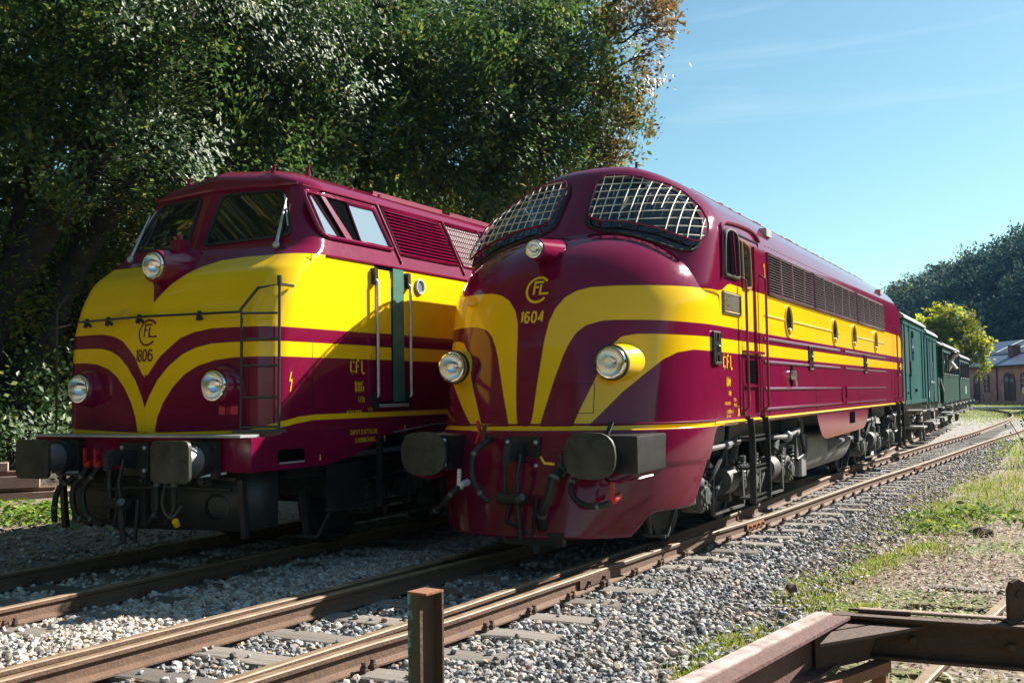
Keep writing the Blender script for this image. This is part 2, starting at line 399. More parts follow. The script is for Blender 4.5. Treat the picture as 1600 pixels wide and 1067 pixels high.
# windscreens with gaskets, guards and wipers
def cabmap(off): 
    def f(x,z):
        e=.004; y=cab_y(x,z); gx=(cab_y(x+e,z)-cab_y(x-e,z))/(2*e); gz=(cab_y(x,z+e)-cab_y(x,z-e))/(2*e)
        n=unit(V3(gx,-1,gz)); return V3(x,y,z)+n*off
    return f
WSP=[(.15,3.88),(.19,3.97),(.53,3.955),(.82,3.87),(1.12,3.70),(1.31,3.43),(1.36,3.22),(1.32,3.06),(1.2,3.06),(.93,3.17),(.63,3.27),(.31,3.33),(.17,3.42)]
GDP=[(.17,3.92),(.27,3.98),(.56,3.945),(.85,3.84),(1.06,3.72),(1.28,3.50),(1.37,3.32),(1.36,3.17),(1.3,3.13),(.94,3.28),(.6,3.37),(.31,3.40),(.2,3.46)]
for s in (1,-1):
    f=cabmap(.006); poly=[(s*x,z) for x,z in roundpoly(WSP,.08,3)]
    if s<0: poly=poly[::-1]
    mb=MB(); mb.patch(densify(poly,.05),f,7); ws=mb.build('windscreen',M['glass'],loco,smooth=60)
    mb=MB(); mb.tube([cabmap(.008)(*p) for p in densify(poly,.04)],.016,6,closed=True); mb.build('gasket',M['seal'],ws)
    mb=MB(); a=V3(s*.72,cab_y(.72,3.86)-.05,3.86); b=V3(s*.50,cab_y(.5,3.55)-.03,3.52)
    mb.tube([a,b],.009,5); mb.tube([b+V3(s*.12,.0,.16),b+V3(-s*.08,-.0,-.14)],.012,5); mb.sphere(a,.03,8,6); mb.build('wiper',M['steel'],ws)
    # guard: frame and wires standing off the glass
    g=cabmap(.065); gp=densify([(s*x,z) for x,z in roundpoly(GDP,.07,3)],.04)
    mb=MB(); mb.tube([g(*p) for p in gp],.0125,7,closed=True)
    for x,z in ((.35,3.97),(1.25,3.53),(.35,3.39),(1.2,3.16)): mb.tube([cabmap(.0)(s*x,z),g(s*x,z)],.012,5)
    gd=mb.build('window_guard',M['maroon'],loco)
    G=np.array(gp); mb=MB()
    def spans(axis,val):
        out=[]
        for i in range(len(G)):
            a,b=G[i-1],G[i]
            if (a[axis]-val)*(b[axis]-val)<0: t=(val-a[axis])/(b[axis]-a[axis]); out.append(a[1-axis]+(b[1-axis]-a[1-axis])*t)
        return sorted(out)
    k=0
    for x in np.arange(.25,1.37,.098):
        k+=1; sp=spans(0,s*x)
        if len(sp)>=2: 
            lo,hi=sp[0],sp[-1]
            if s>0 and k in (7,8): lo=lo+(hi-lo)*.45
            mb.tube([g(s*x,z) for z in np.linspace(lo,hi,7)],.0062,4)
    for z in np.arange(3.20,3.97,.093):
        sp=spans(1,z)
        if len(sp)>=2: mb.tube([g(x,z)+V3(0,.008,0) for x in np.linspace(sp[0],sp[-1],12)],.0062,4)
    mb.build('wire_mesh',M['wire'],gd)
# lamps
def headlight(parent,c,r,tail,housing_mat,rh,name='headlight',axis=(0,-1,0)):
    """c: centre of the lens; tail: how far the housing runs back into the body"""
    c=np.asarray(c,float); ax=unit(axis)
    mb=MB(); mb.lathe(c-ax*tail,ax,[(0,rh*1.55),(tail*.35,rh*1.35),(tail*.75,rh*1.12),(tail-.02,rh*1.02),(tail-.02,r*.9)],28,False)
    h=mb.build(name,housing_mat,parent,smooth=40)
    mb=MB(); mb.lathe(c-ax*.03,ax,[(0,r*1.13),(.03,r*1.13),(.045,r*1.08),(.048,r*.97),(.03,r*.95)],28,False); mb.build('bezel',M['chrome'],h)
    mb=MB(); mb.lathe(c-ax*.06,ax,[(-.01,r*1.24),(.035,r*1.24),(.035,r*1.12)],28,False); mb.build('seal_ring',M['seal'],h)
    mb=MB(); mb.lathe(c-ax*(r*.9),ax,[(0,.01),(r*.06,r*.3),(r*.22,r*.55),(r*.5,r*.8),(r*.9,r*.97)],24,False); mb.sphere(c-ax*r*.5,r*.13,8,6); mb.build('reflector',M['reflector'],h)
    mb=MB(); mb.lathe(c,ax,[(.022,r*.97),(.034,r*.8),(.046,r*.45),(.05,.002)],24,False); mb.build('lens',M['lens'],h)
    return h
for s in (1,-1): headlight(loco,(s*.87,.56,1.895),.138,.55,M['yellow'],.155)
headlight(loco,(0,.74,3.06),.085,.55,M['maroon'],.105,'top_lamp')
# lettering on the nose
def nosemap(off=.006):
    def f(x,z): 
        p=V3(x,nose_y(x,z)-off,z); return p
    return f
mb=MB(); f=nosemap()
th=np.radians(np.linspace(42,318,26)); cx,cz=.0,2.66
def emblem(mb,f,cx,cz,r,w):
    stroke(mb,[(cx+r*.95*math.cos(t),cz+r*math.sin(t)) for t in th],w,f)
    stroke(mb,[(cx-r*.30,cz-r*.38),(cx-r*.30,cz+r*.62),(cx+r*.42,cz+r*.62)],w*.9,f); stroke(mb,[(cx-r*.30,cz+r*.2),(cx+.06*r,cz+r*.2)],w*.85,f)
    stroke(mb,[(cx+r*.24,cz+r*.42),(cx+r*.24,cz-r*.34),(cx+r*.98,cz-r*.34)],w*.9,f)
emblem(mb,f,0,2.655,.128,.026); mb.build('emblem',M['yellow'],loco)
mb=MB(); word(mb,'1604',-.138,2.325,.098,.021,f,.38,.84); mb.build('number',M['yellow'],loco)
mb=MB(); hp=[(.50,1.42),(.68,1.42),(.68,1.70),(.50,1.70)]
for i in range(4): 
    a,b=hp[i-1],hp[i]; stroke(mb,[a,b],.006,nosemap(.003))
mb.build('nose_hatch_seam',M['black'],loco)
mb=MB(); mb.tube([nose_pt(q,2.55,.02) for q in (-.55,-.5,-.45)],.02,6); mb.build('nose_bracket',M['yellow'],loco)
def side1604(off=.004):
    return lambda y,z: V3(CW(z)+off,y,z)
S=side1604
# grilles: frame, flat dark sheet for the recess shade and louvre bars
for y0,y1 in ((4.3,6.95),(7.05,10.6),(10.7,13.95)):
  for sx in (1,-1):
    mp=(lambda sx: lambda off:(lambda y,z: V3(sx*(CW(z)+off),y,z)))(sx)
    mb=MB(); rows=[[mp(.003)(y,z) for y in (y0,y1)] for z in (2.80,3.0,3.2,3.31)]; mb.grid(rows if sx<0 else rows,flip=sx<0)
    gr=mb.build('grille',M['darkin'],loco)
    mb=MB(); pts=[(y0,2.80),(y1,2.80),(y1,3.31),(y0,3.31)]
    mb.tube([mp(.012)(*p) for p in densify(pts,.3)],.018,4,closed=True); mb.build('grille_frame',M['maroon'],gr)
    mb=MB()
    for k in range(15):
        z=2.825+k*.0335; a=mp(.010)(y0+.02,z); b=mp(.010)(y1-.02,z)
        mb.add([a+V3(0,0,0),b,b+V3(sx*.018,0,-.014),a+V3(sx*.018,0,-.014)],[(0,1,2,3),(3,2,1,0)])
    n=int((y1-y0)/.62)
    for k in range(1,n): y=y0+(y1-y0)*k/n; mb.obox(mp(.02)(y,2.81),mp(.02)(y+(.12 if k%3==0 else 0),3.30),.03,.012,(1,0,0))
    mb.build('louvre_bars',simple('louvre_paint',(.11,.030,.05),.45,var=.2) if 'lv' not in M else M['lv'],gr)
    M['lv']=gr.children[-1].data.materials[0]
# portholes
def disc2(c0,c1,ry,rz,n=28): return [(c0+ry*math.cos(2*math.pi*k/n),c1+rz*math.sin(2*math.pi*k/n)) for k in range(n)]
for y in (5.35,8.55,10.33,12.75):
    mb=MB(); mb.patch(disc2(y,2.515,.20,.20),S(.006),3); po=mb.build('porthole',M['glass'],loco)
    mb=MB(); mb.tube([S(.006)(*p) for p in disc2(y,2.515,.21,.21,32)],.016,6,closed=True); mb.build('porthole_rim',M['yellow'],po)
    mb=MB(); mb.sphere(S(.01)(y+.04,2.38),.05,8,6,sc=(.5,1,1)); mb.build('porthole_latch',M['yellow'],po)
# horizontal beads on the side
mb=MB()
for z,segs in ((2.235,((4.0,8.9),(9.35,13.9))),(1.955,((4.0,8.9),(9.35,13.9))),(1.63,((4.0,8.9),(9.35,13.9))),(1.385,((4.0,8.9),(9.35,13.9)))):
    for a,b in segs: mb.cyl((1.462,a,z),(1.462,b,z),.020,n=6)
mb.build('side_bead',M['maroon'],loco)
mb=MB()
for a,b in ((4.05,5.1),(5.6,8.3),(8.8,9.0),(10.6,12.5),(13.0,13.9)): mb.cyl((1.462,a,2.52),(1.462,b,2.52),.014,n=6)
mb.build('side_bead',M['yellow'],loco)
mb=MB(); mb.tube([S(.012)(y,1.275) for y in np.linspace(1.9,MID*2-2.2,12)],.012,4); mb.build('sole_bar_trim',M['yellow'],loco)
# cab door with its recess lines, handrails, window
mb=MB()
for yy in (3.03,3.92): mb.obox(S(.004)(yy,1.33),S(.004)(yy,3.38),.014,.02,(1,0,0))
mb.obox(S(.004)(3.03,3.38),S(.004)(3.92,3.38),.014,.02,(1,0,0)); 
dr=mb.build('cab_door',M['black'],loco)
mb=MB(); dw=roundpoly([(3.10,2.78),(3.44,2.78),(3.44,3.28),(3.10,3.33)],.08); mb.patch(densify(dw,.08),S(.008),3); dwn=mb.build('door_window',M['glass'],dr)
mb=MB(); mb.tube([S(.012)(*p) for p in densify(dw,.06)],.018,6,closed=True); mb.build('window_frame',simple('varnished_wood',(.32,.13,.03),.4,var=.2),dwn)
mb=MB(); mb.box(1.462,1.472,3.16,3.62,1.70,1.96); mb.build('step_recess',M['darkin'],dr)
mb=MB(); mb.obox((1.475,3.05,2.05),(1.475,3.88,2.05),.06,.03); mb.obox((1.475,3.05,1.66),(1.475,3.6,1.66),.03,.02); mb.build('door_sill',M['maroon'],dr)
mb=MB(); mb.obox(S(.02)(3.60,1.35),S(.02)(3.60,3.3),.02,.03,(1,0,0)); mb.build('door_post',M['maroon'],dr)
for y,z0,z1 in ((3.0,1.36,2.9),(3.90,1.36,3.0),(15.3,1.36,2.95),(16.0,1.36,2.95)):
    mb=MB(); x=1.53; mb.tube([(1.45,y,z1),(x,y,z1-.06),(x,y,(z0+z1)/2),(x,y,z0+.06),(1.45,y,z0)],.016,6); mb.build('handrail',M['maroon_matt'],loco)
# side cab window
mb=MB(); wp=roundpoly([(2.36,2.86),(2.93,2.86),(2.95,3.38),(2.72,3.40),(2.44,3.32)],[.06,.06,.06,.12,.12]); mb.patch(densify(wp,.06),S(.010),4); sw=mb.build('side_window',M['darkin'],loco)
mb=MB(); mb.tube([S(.014)(*p) for p in densify(wp,.05)],.020,6,closed=True); mb.build('gasket',M['seal'],sw)
mb=MB(); mb.obox(S(.05)(2.66,2.88),S(.05)(2.66,3.36),.02,.02,(1,0,0)); mb.build('sliding_frame',M['maroon'],sw)
mb=MB(); gp=[(2.28,2.82),(2.34,3.30),(2.48,3.43),(2.8,3.48),(3.5,3.52),(3.85,3.50),(3.97,3.40)]; mb.tube([S(.02)(*p) for p in spline([V3(a,b,0)[:2] for a,b in gp],.15)],.020,5); mb.build('rain_gutter',M['maroon_matt'],loco)
# builder's plate and lifting brackets
mb=MB(); mb.box(1.462,1.478,2.28,2.98,2.44,2.68); bp=mb.build('builder_plate',M['plate'],loco)
mb=MB(); mb.tube([(1.479,a,b) for a,b in densify([(2.30,2.46),(2.96,2.46),(2.96,2.66),(2.30,2.66)],.2)],.007,4,closed=True)
for k,t in enumerate(('LOCOMOTIVE','1604','LUXEMBOURG','ADMIN. FERROVIAIRE')): fonttext(mb,t,2.36,2.62-.052*k,.034 if k!=1 else .04,lambda y,z:V3(1.480,y,z),.8)
mb.build('plate_border',simple('worn_brass',(.34,.26,.12),.4,.8,var=.2),bp)
def lift_bracket(y,z=2.06):
    mb=MB()
    for a,b in ((-.11,-.15),(-.11,.15)): pass
    mb.tube([(1.47,y+a,z+b) for a,b in roundpoly([(-.11,-.16),(.11,-.16),(.11,.16),(-.11,.16)],.03)],.018,5,closed=True)
    for a in (-.055,.055): mb.obox((1.475,y+a,z-.15),(1.475,y+a,z+.15),.03,.02,(1,0,0))
    for b in (-.06,.05): mb.obox((1.475,y-.1,z+b),(1.475,y+.1,z+b),.03,.02,(1,0,0))
    mb.sphere((1.48,y,z),.035,8,6); mb.build('lifting_bracket',M['black'],loco)
for y in (2.02,6.65,11.4,15.9): lift_bracket(y)
mb=MB(); mb.patch(disc2(5.45,1.80,.10,.15,20),S(.004),2); fc=mb.build('filler_recess',M['darkin'],loco)
mb=MB(); mb.cyl((1.46,5.45,1.80),(1.52,5.45,1.80),.07,.06,12); mb.tube([(1.51,5.25,1.83),(1.51,5.45,1.80),(1.51,5.52,1.66)],.015,5); mb.build('filler_cap',M['steel'],fc)
mb=MB(); mb.patch(disc2(9.15,1.52,.12,.14,18),S(.012),2); mb.box(1.462,1.48,9.4,9.5,1.46,1.66); mb.build('inspection_cover',M['maroon'],loco)
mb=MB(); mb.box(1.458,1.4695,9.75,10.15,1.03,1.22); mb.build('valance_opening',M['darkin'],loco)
mb=MB()
for y in (4.2,7.0,10.65,14.05,15.25): mb.obox(S(.002)(y,1.30),S(.002)(y,3.33),.006,.007,(1,0,0))
for z in (2.72,): mb.obox(S(.002)(4.2,z+.03),S(.002)(14.05,z+.03),.006,.007)
mb.build('panel_seams',M['black'],loco)
mb=MB()
for y in np.arange(4.35,14.0,.16): mb.sphere(S(.0)(y,1.325),.009,5,4); mb.sphere(S(.0)(y,3.40),.009,5,4)
for z in np.arange(1.4,3.3,.13):
    for y in (4.14,14.11): mb.sphere(S(.0)(y,z),.009,5,4)
mb.build('rivets',M['maroon_matt'],loco)
# lettering on the side
mb=MB(); f=S(.005)
word(mb,'CFL',2.26,1.85,.14,.026,f,.6,.85); word(mb,'1604',2.36,1.66,.09,.018,f,.2,.7)
fonttext(mb,'108t',2.42,1.56,.055,f); fonttext(mb,'POIDS FREIN',2.28,1.46,.034,f); fonttext(mb,'V 93t',2.62,1.495,.04,f); fonttext(mb,'M 91,5',2.62,1.435,.04,f); fonttext(mb,'|- 18,85 m -|',2.34,1.37,.045,f); fonttext(mb,'REV. 16.3.55',2.34,1.325,.028,f)
word(mb,'A',2.78,1.33,.10,.022,f,.2,1.0)
fonttext(mb,'2',3.28,1.50,.07,f); word(mb,'1',4.12,2.95,.2,.02,f)
mb.build('lettering',M['yellow'],loco)
# roof furniture
def roofz(x): 
    zz=np.linspace(3.5,4.24,60); return float(np.interp(-abs(x),[-CW(z) for z in zz],zz))
mb=MB()
for y0,y1 in ((5.2,7.4),(7.6,9.4),(9.6,11.6),(11.9,14.2)):
    mb.grid([[V3(x,y,roofz(x)+.035) for y in (y0,y1)] for x in (.66,.4,0,-.4,-.66)])
    for y in (y0,y1): mb.grid([[V3(x,y,roofz(x)+d) for x in (.66,.4,0,-.4,-.66)] for d in (-.02,.035)])
    for x in (-.66,.66): mb.box(x-.015,x+.015,y0,y1,roofz(x)-.03,roofz(x)+.04)
for y in np.cumsum(np.random.default_rng(2).uniform(.25,.9,18))+4.6: mb.cbox((.80,y,roofz(.80)+.012),(.02,.05,.014))
for y in (6.2,8.2,10.5,13.0): mb.cyl((.15,y,4.1),(.15,y,4.33),.22,n=16)
mb.tube([V3(.86,y,roofz(.86)+.004) for y in np.linspace(3.2,15.3,5)],.012,5)
mb.build('roof_hatches',M['maroon_matt'],loco)
mb=MB(); mb.cyl((.35,2.75,4.12),(.35,2.75,4.28),.016,n=6); mb.build('roof_aerial',M['black'],loco)
for y in (4.75,14.3):
    mb=MB(); mb.cbox((CW(3.62)+.02,y,3.62),(.05,.13,.05)); mb.build('marker_lamp',M['alu'],loco)
# buffers
def buffer_pair(parent,X,yf,z,hw,hh,corner,stock):
    for s in X:
        mb=MB(); dome=[]
        out=roundpoly([(-hw,-hh),(hw,-hh),(hw,hh),(-hw,hh)],corner,5)
        for k in range(4):
            t=1-k/4; 
            dome+=[V3(s+a*t,yf-.018*(1-t*t),z+b*t) for a,b in out]
        n=len(out); L=len(dome); dome.append(V3(s,yf-.018,z))
        back=[V3(s+a,yf+.035,z+b) for a,b in out]
        fs=[(k*n+i,(k+1)*n+i,(k+1)*n+(i+1)%n,k*n+(i+1)%n) for k in range(3) for i in range(n)]+[(3*n+i,L,3*n+(i+1)%n) for i in range(n)]
        mb.add(dome,fs); mb.add([V3(s+a,yf,z+b) for a,b in out]+back,[(i,(i+1)%n,n+(i+1)%n,n+i) for i in range(n)]+[tuple(range(2*n-1,n-1,-1))])
        mb.cyl((s,yf-.0195,z),(s,yf-.01,z),.022,n=12)
        bu=mb.build('buffer',M['bufface'],parent,smooth=45)
        mb=MB(); mb.lathe((s,yf+.035,z),(0,1,0),[(0,.17),(.04,.115),(.12,.085),(.22,.085)],20); mb.build('buffer_rod',M['clip'] if stock=='bright' else M['black'],bu)
        mb=MB()
        if stock=='box':
            mb.lathe((s,yf+.19,z),(0,1,0),[(0,.10),(.0,.175),(.03,.175)],20)
            o_=math.copysign(1,s); mb.prism([(s+a,yf+.24,z+b) for a,b in roundpoly(sorted([(-.18*o_,-.17),(.37*o_,-.17)])+sorted([(.37*o_,.17),(-.18*o_,.17)],reverse=True),.02,2)],(0,.85,0))
            if s>0: mb.obox((s+.09,yf+.16,z+.14),(s+.14,yf+.22,z+.30),.035,.03,(0,1,0))
        else:
            mb.lathe((s,yf+.30,z),(0,1,0),[(0,.10),(.0,.165),(.10,.175)],22); mb.box(s-.2,s+.2,yf+.39,yf+.44,z-.17,z+.17)
            sl=MB(); sl.lathe((s,yf+.10,z),(0,1,0),[(0,.10),(.0,.135),(.21,.135)],24); sl.build('buffer_sleeve',M['sleeve'],bu,smooth=40)
        h=mb.build('buffer_housing',M['black'],bu,smooth=30)
        mb=MB()
        for a in (-.13,.13):
            for b in (-.12,.12): mb.lathe((s+a,yf+(.20 if stock=='box' else .54),z+b),(0,-1,0),[(0,.022),(.02,.022),(.03,.012)],6)
        mb.build('flange_bolts',M['alu'],bu)
buffer_pair(loco,(-.875,.875),0,1.05,.25,.208,.198,'box')
# coupling, hoses, handrail
def coupling(parent,y,z=1.03,x=0):
    mb=MB(); mb.box(x-.16,x+.22,y+.30,y+.36,z-.15,z+.17); mb.prism([(x+.0,y+.32,z+.09),(x+.0,y+.02,z+.12),(x+.0,y-.05,z+.05),(x+.0,y-.04,z-.08),(x+.0,y+.05,z-.02),(x+.0,y+.30,z-.09)],(.07,0,0))
    h=mb.build('coupling_hook',M['gearblack'],parent)
    mb=MB(); 
    for a in (-.045,.115): mb.tube([(x+a,y+.10,z+.02),(x+a*.8,y+.06,z-.2),(x+a*.9-.03,y+.12,z-.42)],.02,6)
    mb.cyl((x-.13,y+.10,z-.40),(x+.16,y+.10,z-.40),.055,n=10); mb.cyl((x+.07,y+.10,z-.42),(x+.09,y+.12,z-.78),.028,n=8)
    mb.tube([(x+.0,y+.14,z-.36),(x-.08,y+.16,z-.62),(x+.2,y+.16,z-.75),(x+.24,y+.16,z-.36)],.022,6); mb.build('screw_link',M['gearblack'],h)
    mb=MB(); 
    for a,b in ((-.12,.12),(.18,.12),(.18,-.1)): mb=MB(); mb.lathe((x+a,y+.30,z+b),(0,-1,0),[(0,.022),(.02,.022),(.028,.01)],6); mb.build('hook_bolt',M['alu'],h)
    mb=MB(); mb.cyl((x+.10,y+.06,z-.40),(x+.16,y+.03,z-.37),.034,n=8); mb.build('coupling_pin',M['clip'],h)
coupling(loco,.05)
def hose(parent,pts,r,cock,fit=None,name='brake_hose'):
    mb=MB(); sp=spline(pts,.06); mb.tube(sp,r,9); h=mb.build(name,M['rubber'],parent)
    for k in (2,-3): mb=MB(); mb.cyl(sp[k]-unit(sp[k+1]-sp[k])*.015,sp[k]+unit(sp[k+1]-sp[k])*.015,r*1.14,n=9); mb.build('hose_clip',M['clip'],h)
    if cock is not None:
        p=sp[0] if fit is None else np.asarray(fit,float)
        mb=MB(); mb.cyl(p+V3(0,.14,.02),p+V3(0,-.02,0),r*1.25,n=8); mb.sphere(p,r*1.5,8,6); mb.obox(p+V3(.0,-.03,.0),p+V3(.02,-.05,.16),.035,.02,(0,1,0)); mb.build('hose_cock',cock,h)
    return h
hose(loco,[V3(-.30,.22,1.16),V3(-.36,.10,1.05),V3(-.37,.08,.85),V3(-.30,.1,.68),V3(-.22,.12,.60)],.029,M['black'])
hose(loco,[V3(-.55,.16,.74),V3(-.60,.06,.66),V3(-.68,.06,.57),V3(-.80,.12,.50),V3(-.92,.22,.47)],.028,M['white'])
hose(loco,[V3(.46,.30,.88),V3(.46,.14,.84),V3(.42,.10,.66),V3(.34,.12,.50),V3(.30,.2,.36)],.046,M['black'],name='steam_hose')
hose(loco,[V3(.64,.30,.84),V3(.64,.14,.80),V3(.66,.09,.70),V3(.76,.06,.62),V3(.92,.06,.60),V3(1.02,.10,.63)],.028,M['red'],fit=V3(1.05,.12,.66))
mb=MB(); mb.obox((-.33,.2,1.21),(-.35,.16,1.36),.03,.015,(0,1,0)); mb.tube([(-.35,.16,1.36),(-.33,.15,1.25),(-.36,.14,1.15)],.012,5); mb.build('cock_handle',M['red'],loco)
mb=MB(); mb.tube([(.30,.2,1.02),(.36,.15,.97),(.46,.16,.96)],.014,5); mb.build('chain',M['yellow'],loco)
for s in (-1,1):
    mb=MB(); mb.tube(spline([V3(s*.85,.42,.84),V3(s*.95,.28,.80),V3(s*1.15,.30,.82),V3(s*1.24,.62,.84)],.08),.016,6); mb.build('shunter_handrail',M['maroon'],loco)
mb=MB(); mb.box(-.10,.50,.22,.30,.20,.32); mb.cyl((.2,.26,.20),(.2,.26,.12),.05,n=8); mb.build('rail_guard',M['gearblack'],loco)
# bogies
def bogie(parent,axles,sides=(1,),rw=.5,fx=1.08):
    """a truck: wheels, axle boxes, springs, frame, brake gear"""
    y0,y1=axles[0],axles[-1]; mb=MB()
    for s in (1,-1):
        x=s*fx
        pts=[(y0-.55,.62),(y0-.5,.86),(y0+.45,.86),(y0+.8,.70),(y1-.8,.70),(y1-.45,.86),(y1+.5,.86),(y1+.55,.62),(y1+.3,.56),(y1-.5,.50),((y0+y1)/2,.46),(y0+.5,.50),(y0-.3,.56)]
        mb.prism([(x-.04,y,z) for y,z in pts],(.08,0,0))
    mb.box(-fx,fx,(y0+y1)/2-.2,(y0+y1)/2+.2,.5,.8); mb.box(-fx,fx,y0-.55,y0-.45,.55,.8); mb.box(-fx,fx,y1+.45,y1+.55,.55,.8)
    bg=mb.build('bogie',M['gearblack'],parent)
    for y in axles:
        for s in (1,-1):
            mb=MB(); x=s*.70; mb.lathe((x,y,rw),(s,0,0),[(-.06,.1),(-.06,rw+.03),(-.03,rw+.025),(-.025,rw),(.065,rw-.006),(.07,rw-.07),(.03,rw-.1),(.02,.2),(.06,.16),(.06,.01)],36)
            w=mb.build('wheel',M['gearblack'],bg,smooth=30)
            mb=MB(); mb.lathe((x,y,rw),(s,0,0),[(-.026,rw+.0008),(.066,rw-.004)],36,False); mb.build('tyre_tread',M['gearblack'],w)
        mb=MB(); mb.cyl((-.7,y,rw),(.7,y,rw),.085); mb.build('axle',M['gearblack'],bg)
        for s in sides:
            mb=MB(); x=s*fx
            mb.lathe((x-s*.1,y,rw),(s,0,0),[(0,.19),(.20,.19),(.21,.17),(.24,.16),(.245,.10),(.27,.09),(.275,.01)],20)
            for k in range(8):
                a=k*math.pi/4; mb.lathe((x+s*.13,y+.135*math.cos(a),rw+.135*math.sin(a)),(s,0,0),[(0,.022),(.03,.022),(.035,.01)],6)
            mb.box(x-.09,x+.09,y-.27,y+.27,rw-.08,rw+.10)
            ab=mb.build('axle_box',M['geargrey'],bg,smooth=35)
            for dy in (-.30,.30):
                mb=MB(); c0=V3(x+s*.05,y+dy,.52); turns=[c0+V3(.06*math.cos(t),.06*math.sin(t),t/(2*math.pi)*.055) for t in np.linspace(0,9*math.pi,72)]
                mb.tube(turns,.014,5); mb.cyl(c0-V3(0,0,.08),c0,.075,n=12); mb.cyl(c0+V3(0,0,.25),c0+V3(0,0,.30),.075,n=12)
                mb.build('coil_spring',M['geargrey'],ab)
    for s in sides:
        x=s*(fx+.08)
        for ya,yb in zip(axles[:-1],axles[1:]):
            ym=(ya+yb)/2
            mb=MB(); mb.lathe((x+s*.02,ym-.38,.60),(0,1,0),[(0,.10),(.0,.15),(.30,.16),(.34,.10),(.36,.05),(.52,.04)],18)
            mb.tube([(x+s*.05,ym-.4,.60),(x+s*.05,ym-.55,.52),(x+s*.02,ym-.62,.35)],.025,6); mb.cyl((x-.06,ym+.15,.60),(x+s*.14,ym+.15,.60),.045,n=10); mb.build('brake_cylinder',M['geargrey'],bg,smooth=35)
            mb=MB(); mb.obox((x+s*.03,ym-.62,.72),(x+s*.03,ym-.66,.28),.05,.03,(1,0,0)); mb.obox((x+s*.03,ym+.55,.72),(x+s*.03,ym+.60,.26),.05,.03,(1,0,0)); mb.obox((x+s*.03,ym-.66,.26),(x+s*.03,ym+.6,.24),.03,.03)
            for yy in (ym-.62,ym+.57): mb.box(x-.3,x-.12,yy-.06,yy+.06,.28,.62)
            mb.prism([(x,ym-.14,.96),(x,ym+.02,1.02),(x,ym+.10,.85),(x,ym-.06,.60),(x,ym-.2,.62)],(s*.05,0,0)); mb.build('brake_rigging',M['geargrey'],bg)
            mb=MB(); mb.cyl((x+s*.06,ym-.05,.78),(x+s*.06,ym+.12,1.02),.055,n=12); mb.cyl((x+s*.06,ym-.02,.82),(x+s*.06,ym+.10,.99),.075,n=12); mb.build('damper',M['geargrey'],bg)
        mb=MB(); mb.tube(spline([V3(x+s*.1,y0-.5,1.0),V3(x+s*.12,y0+.2,1.0),V3(x+s*.10,y0+.9,1.02),V3(x+s*.10,y0+1.3,1.06)],.2),.035,8); mb.cyl((x+s*.11,y0+.55,1.0),(x+s*.11,y0+.75,1.01),.055,n=10); mb.cyl((x+s*.11,y0+.95,1.02),(x+s*.11,y0+1.1,1.03),.05,n=10); mb.build('air_pipe',M['tankgrey'],bg); mb=MB()
        mb.tube(spline([V3(x+s*.10,y1-1.2,1.0),V3(x+s*.14,y1-.5,.98),V3(x+s*.12,y1+.3,1.05)],.2),.03,8); mb.sphere((x+s*.13,y1-.5,.98),.08,10,8); mb.cyl((x+s*.11,y1+.1,1.0),(x+s*.11,y1+.2,1.02),.055,n=10); mb.build('air_pipe',M['tankgrey'],bg)
        mb=MB(); mb.tube(spline([V3(x+s*.1,y0+.75,1.22),V3(x+s*.12,y0+.6,1.0),V3(x+s*.08,y0+.25,.72),V3(x+s*.02,y0+.15,.60)],.1),.028,7); mb.build('sand_hose',M['rubber'],bg); mb=MB()
        mb.tube(spline([V3(x+s*.08,y1+.5,1.15),V3(x+s*.10,y1+.55,.9),V3(x+s*.10,y1+.7,.68),V3(x+s*.05,y1+.45,.60)],.1),.026,7); mb.build('sand_hose',M['rubber'],bg); mb=MB(); mb.tube(spline([V3(x+s*.06,y0-.7,1.15),V3(x+s*.08,y0-.62,.9),V3(x+s*.05,y0-.5,.66)],.1),.022,6); mb.build('sand_hose',M['rubber'],bg)
        for b_ in ((.04,y0-.34,y0-.12,.92),(.06,y1+.4,y1+.66,1.0)): mb=MB(); mb.box(x-.1,x+b_[0],b_[1],b_[2],.62,b_[3]); mb.build('sand_box',M['geargrey'],bg)
        mb=MB(); mb.obox((s*.8,y0-.66,.62),(s*.8,y0-.58,.12),.07,.03,(1,0,0)); mb.obox((s*.75,y0-.66,.14),(s*1.0,y0-.66,.14),.05,.03); mb.tube([(s*1.0,y0-.64,.14),(s*1.06,y0-.4,.5)],.018,5); mb.build('guard_iron',M['geargrey'],bg)
    return bg
bogie(loco,(2.3,4.3,6.3)); bogie(loco,(12.4,14.4,16.4))
def steps(parent,y0,y1,x,zt,zb_,mat):
    mb=MB()
    for y in (y0,y1): 
        pts=spline([V3(x-.16,y,zt-.05),V3(x-.04,y,zt+.0),V3(x,y,zt-.12),V3(x,y,zb_)],.08)
        for a,b in zip(pts[:-1],pts[1:]): mb.obox(a,b,.07,.025,(0,1,0))
    for k in range(3): 
        z=zb_+.04+(zt-.28-zb_)*k/2; mb.box(x-.16,x+.0,y0,y1,z,z+.025); mb.box(x-.02,x+.0,y0,y1,z-.03,z+.04)
    return mb.build('entry_steps',mat,parent)
steps(loco,3.12,3.80,1.52,1.30,.34,M['black']); steps(loco,15.25,15.9,1.52,1.30,.34,M['black'])
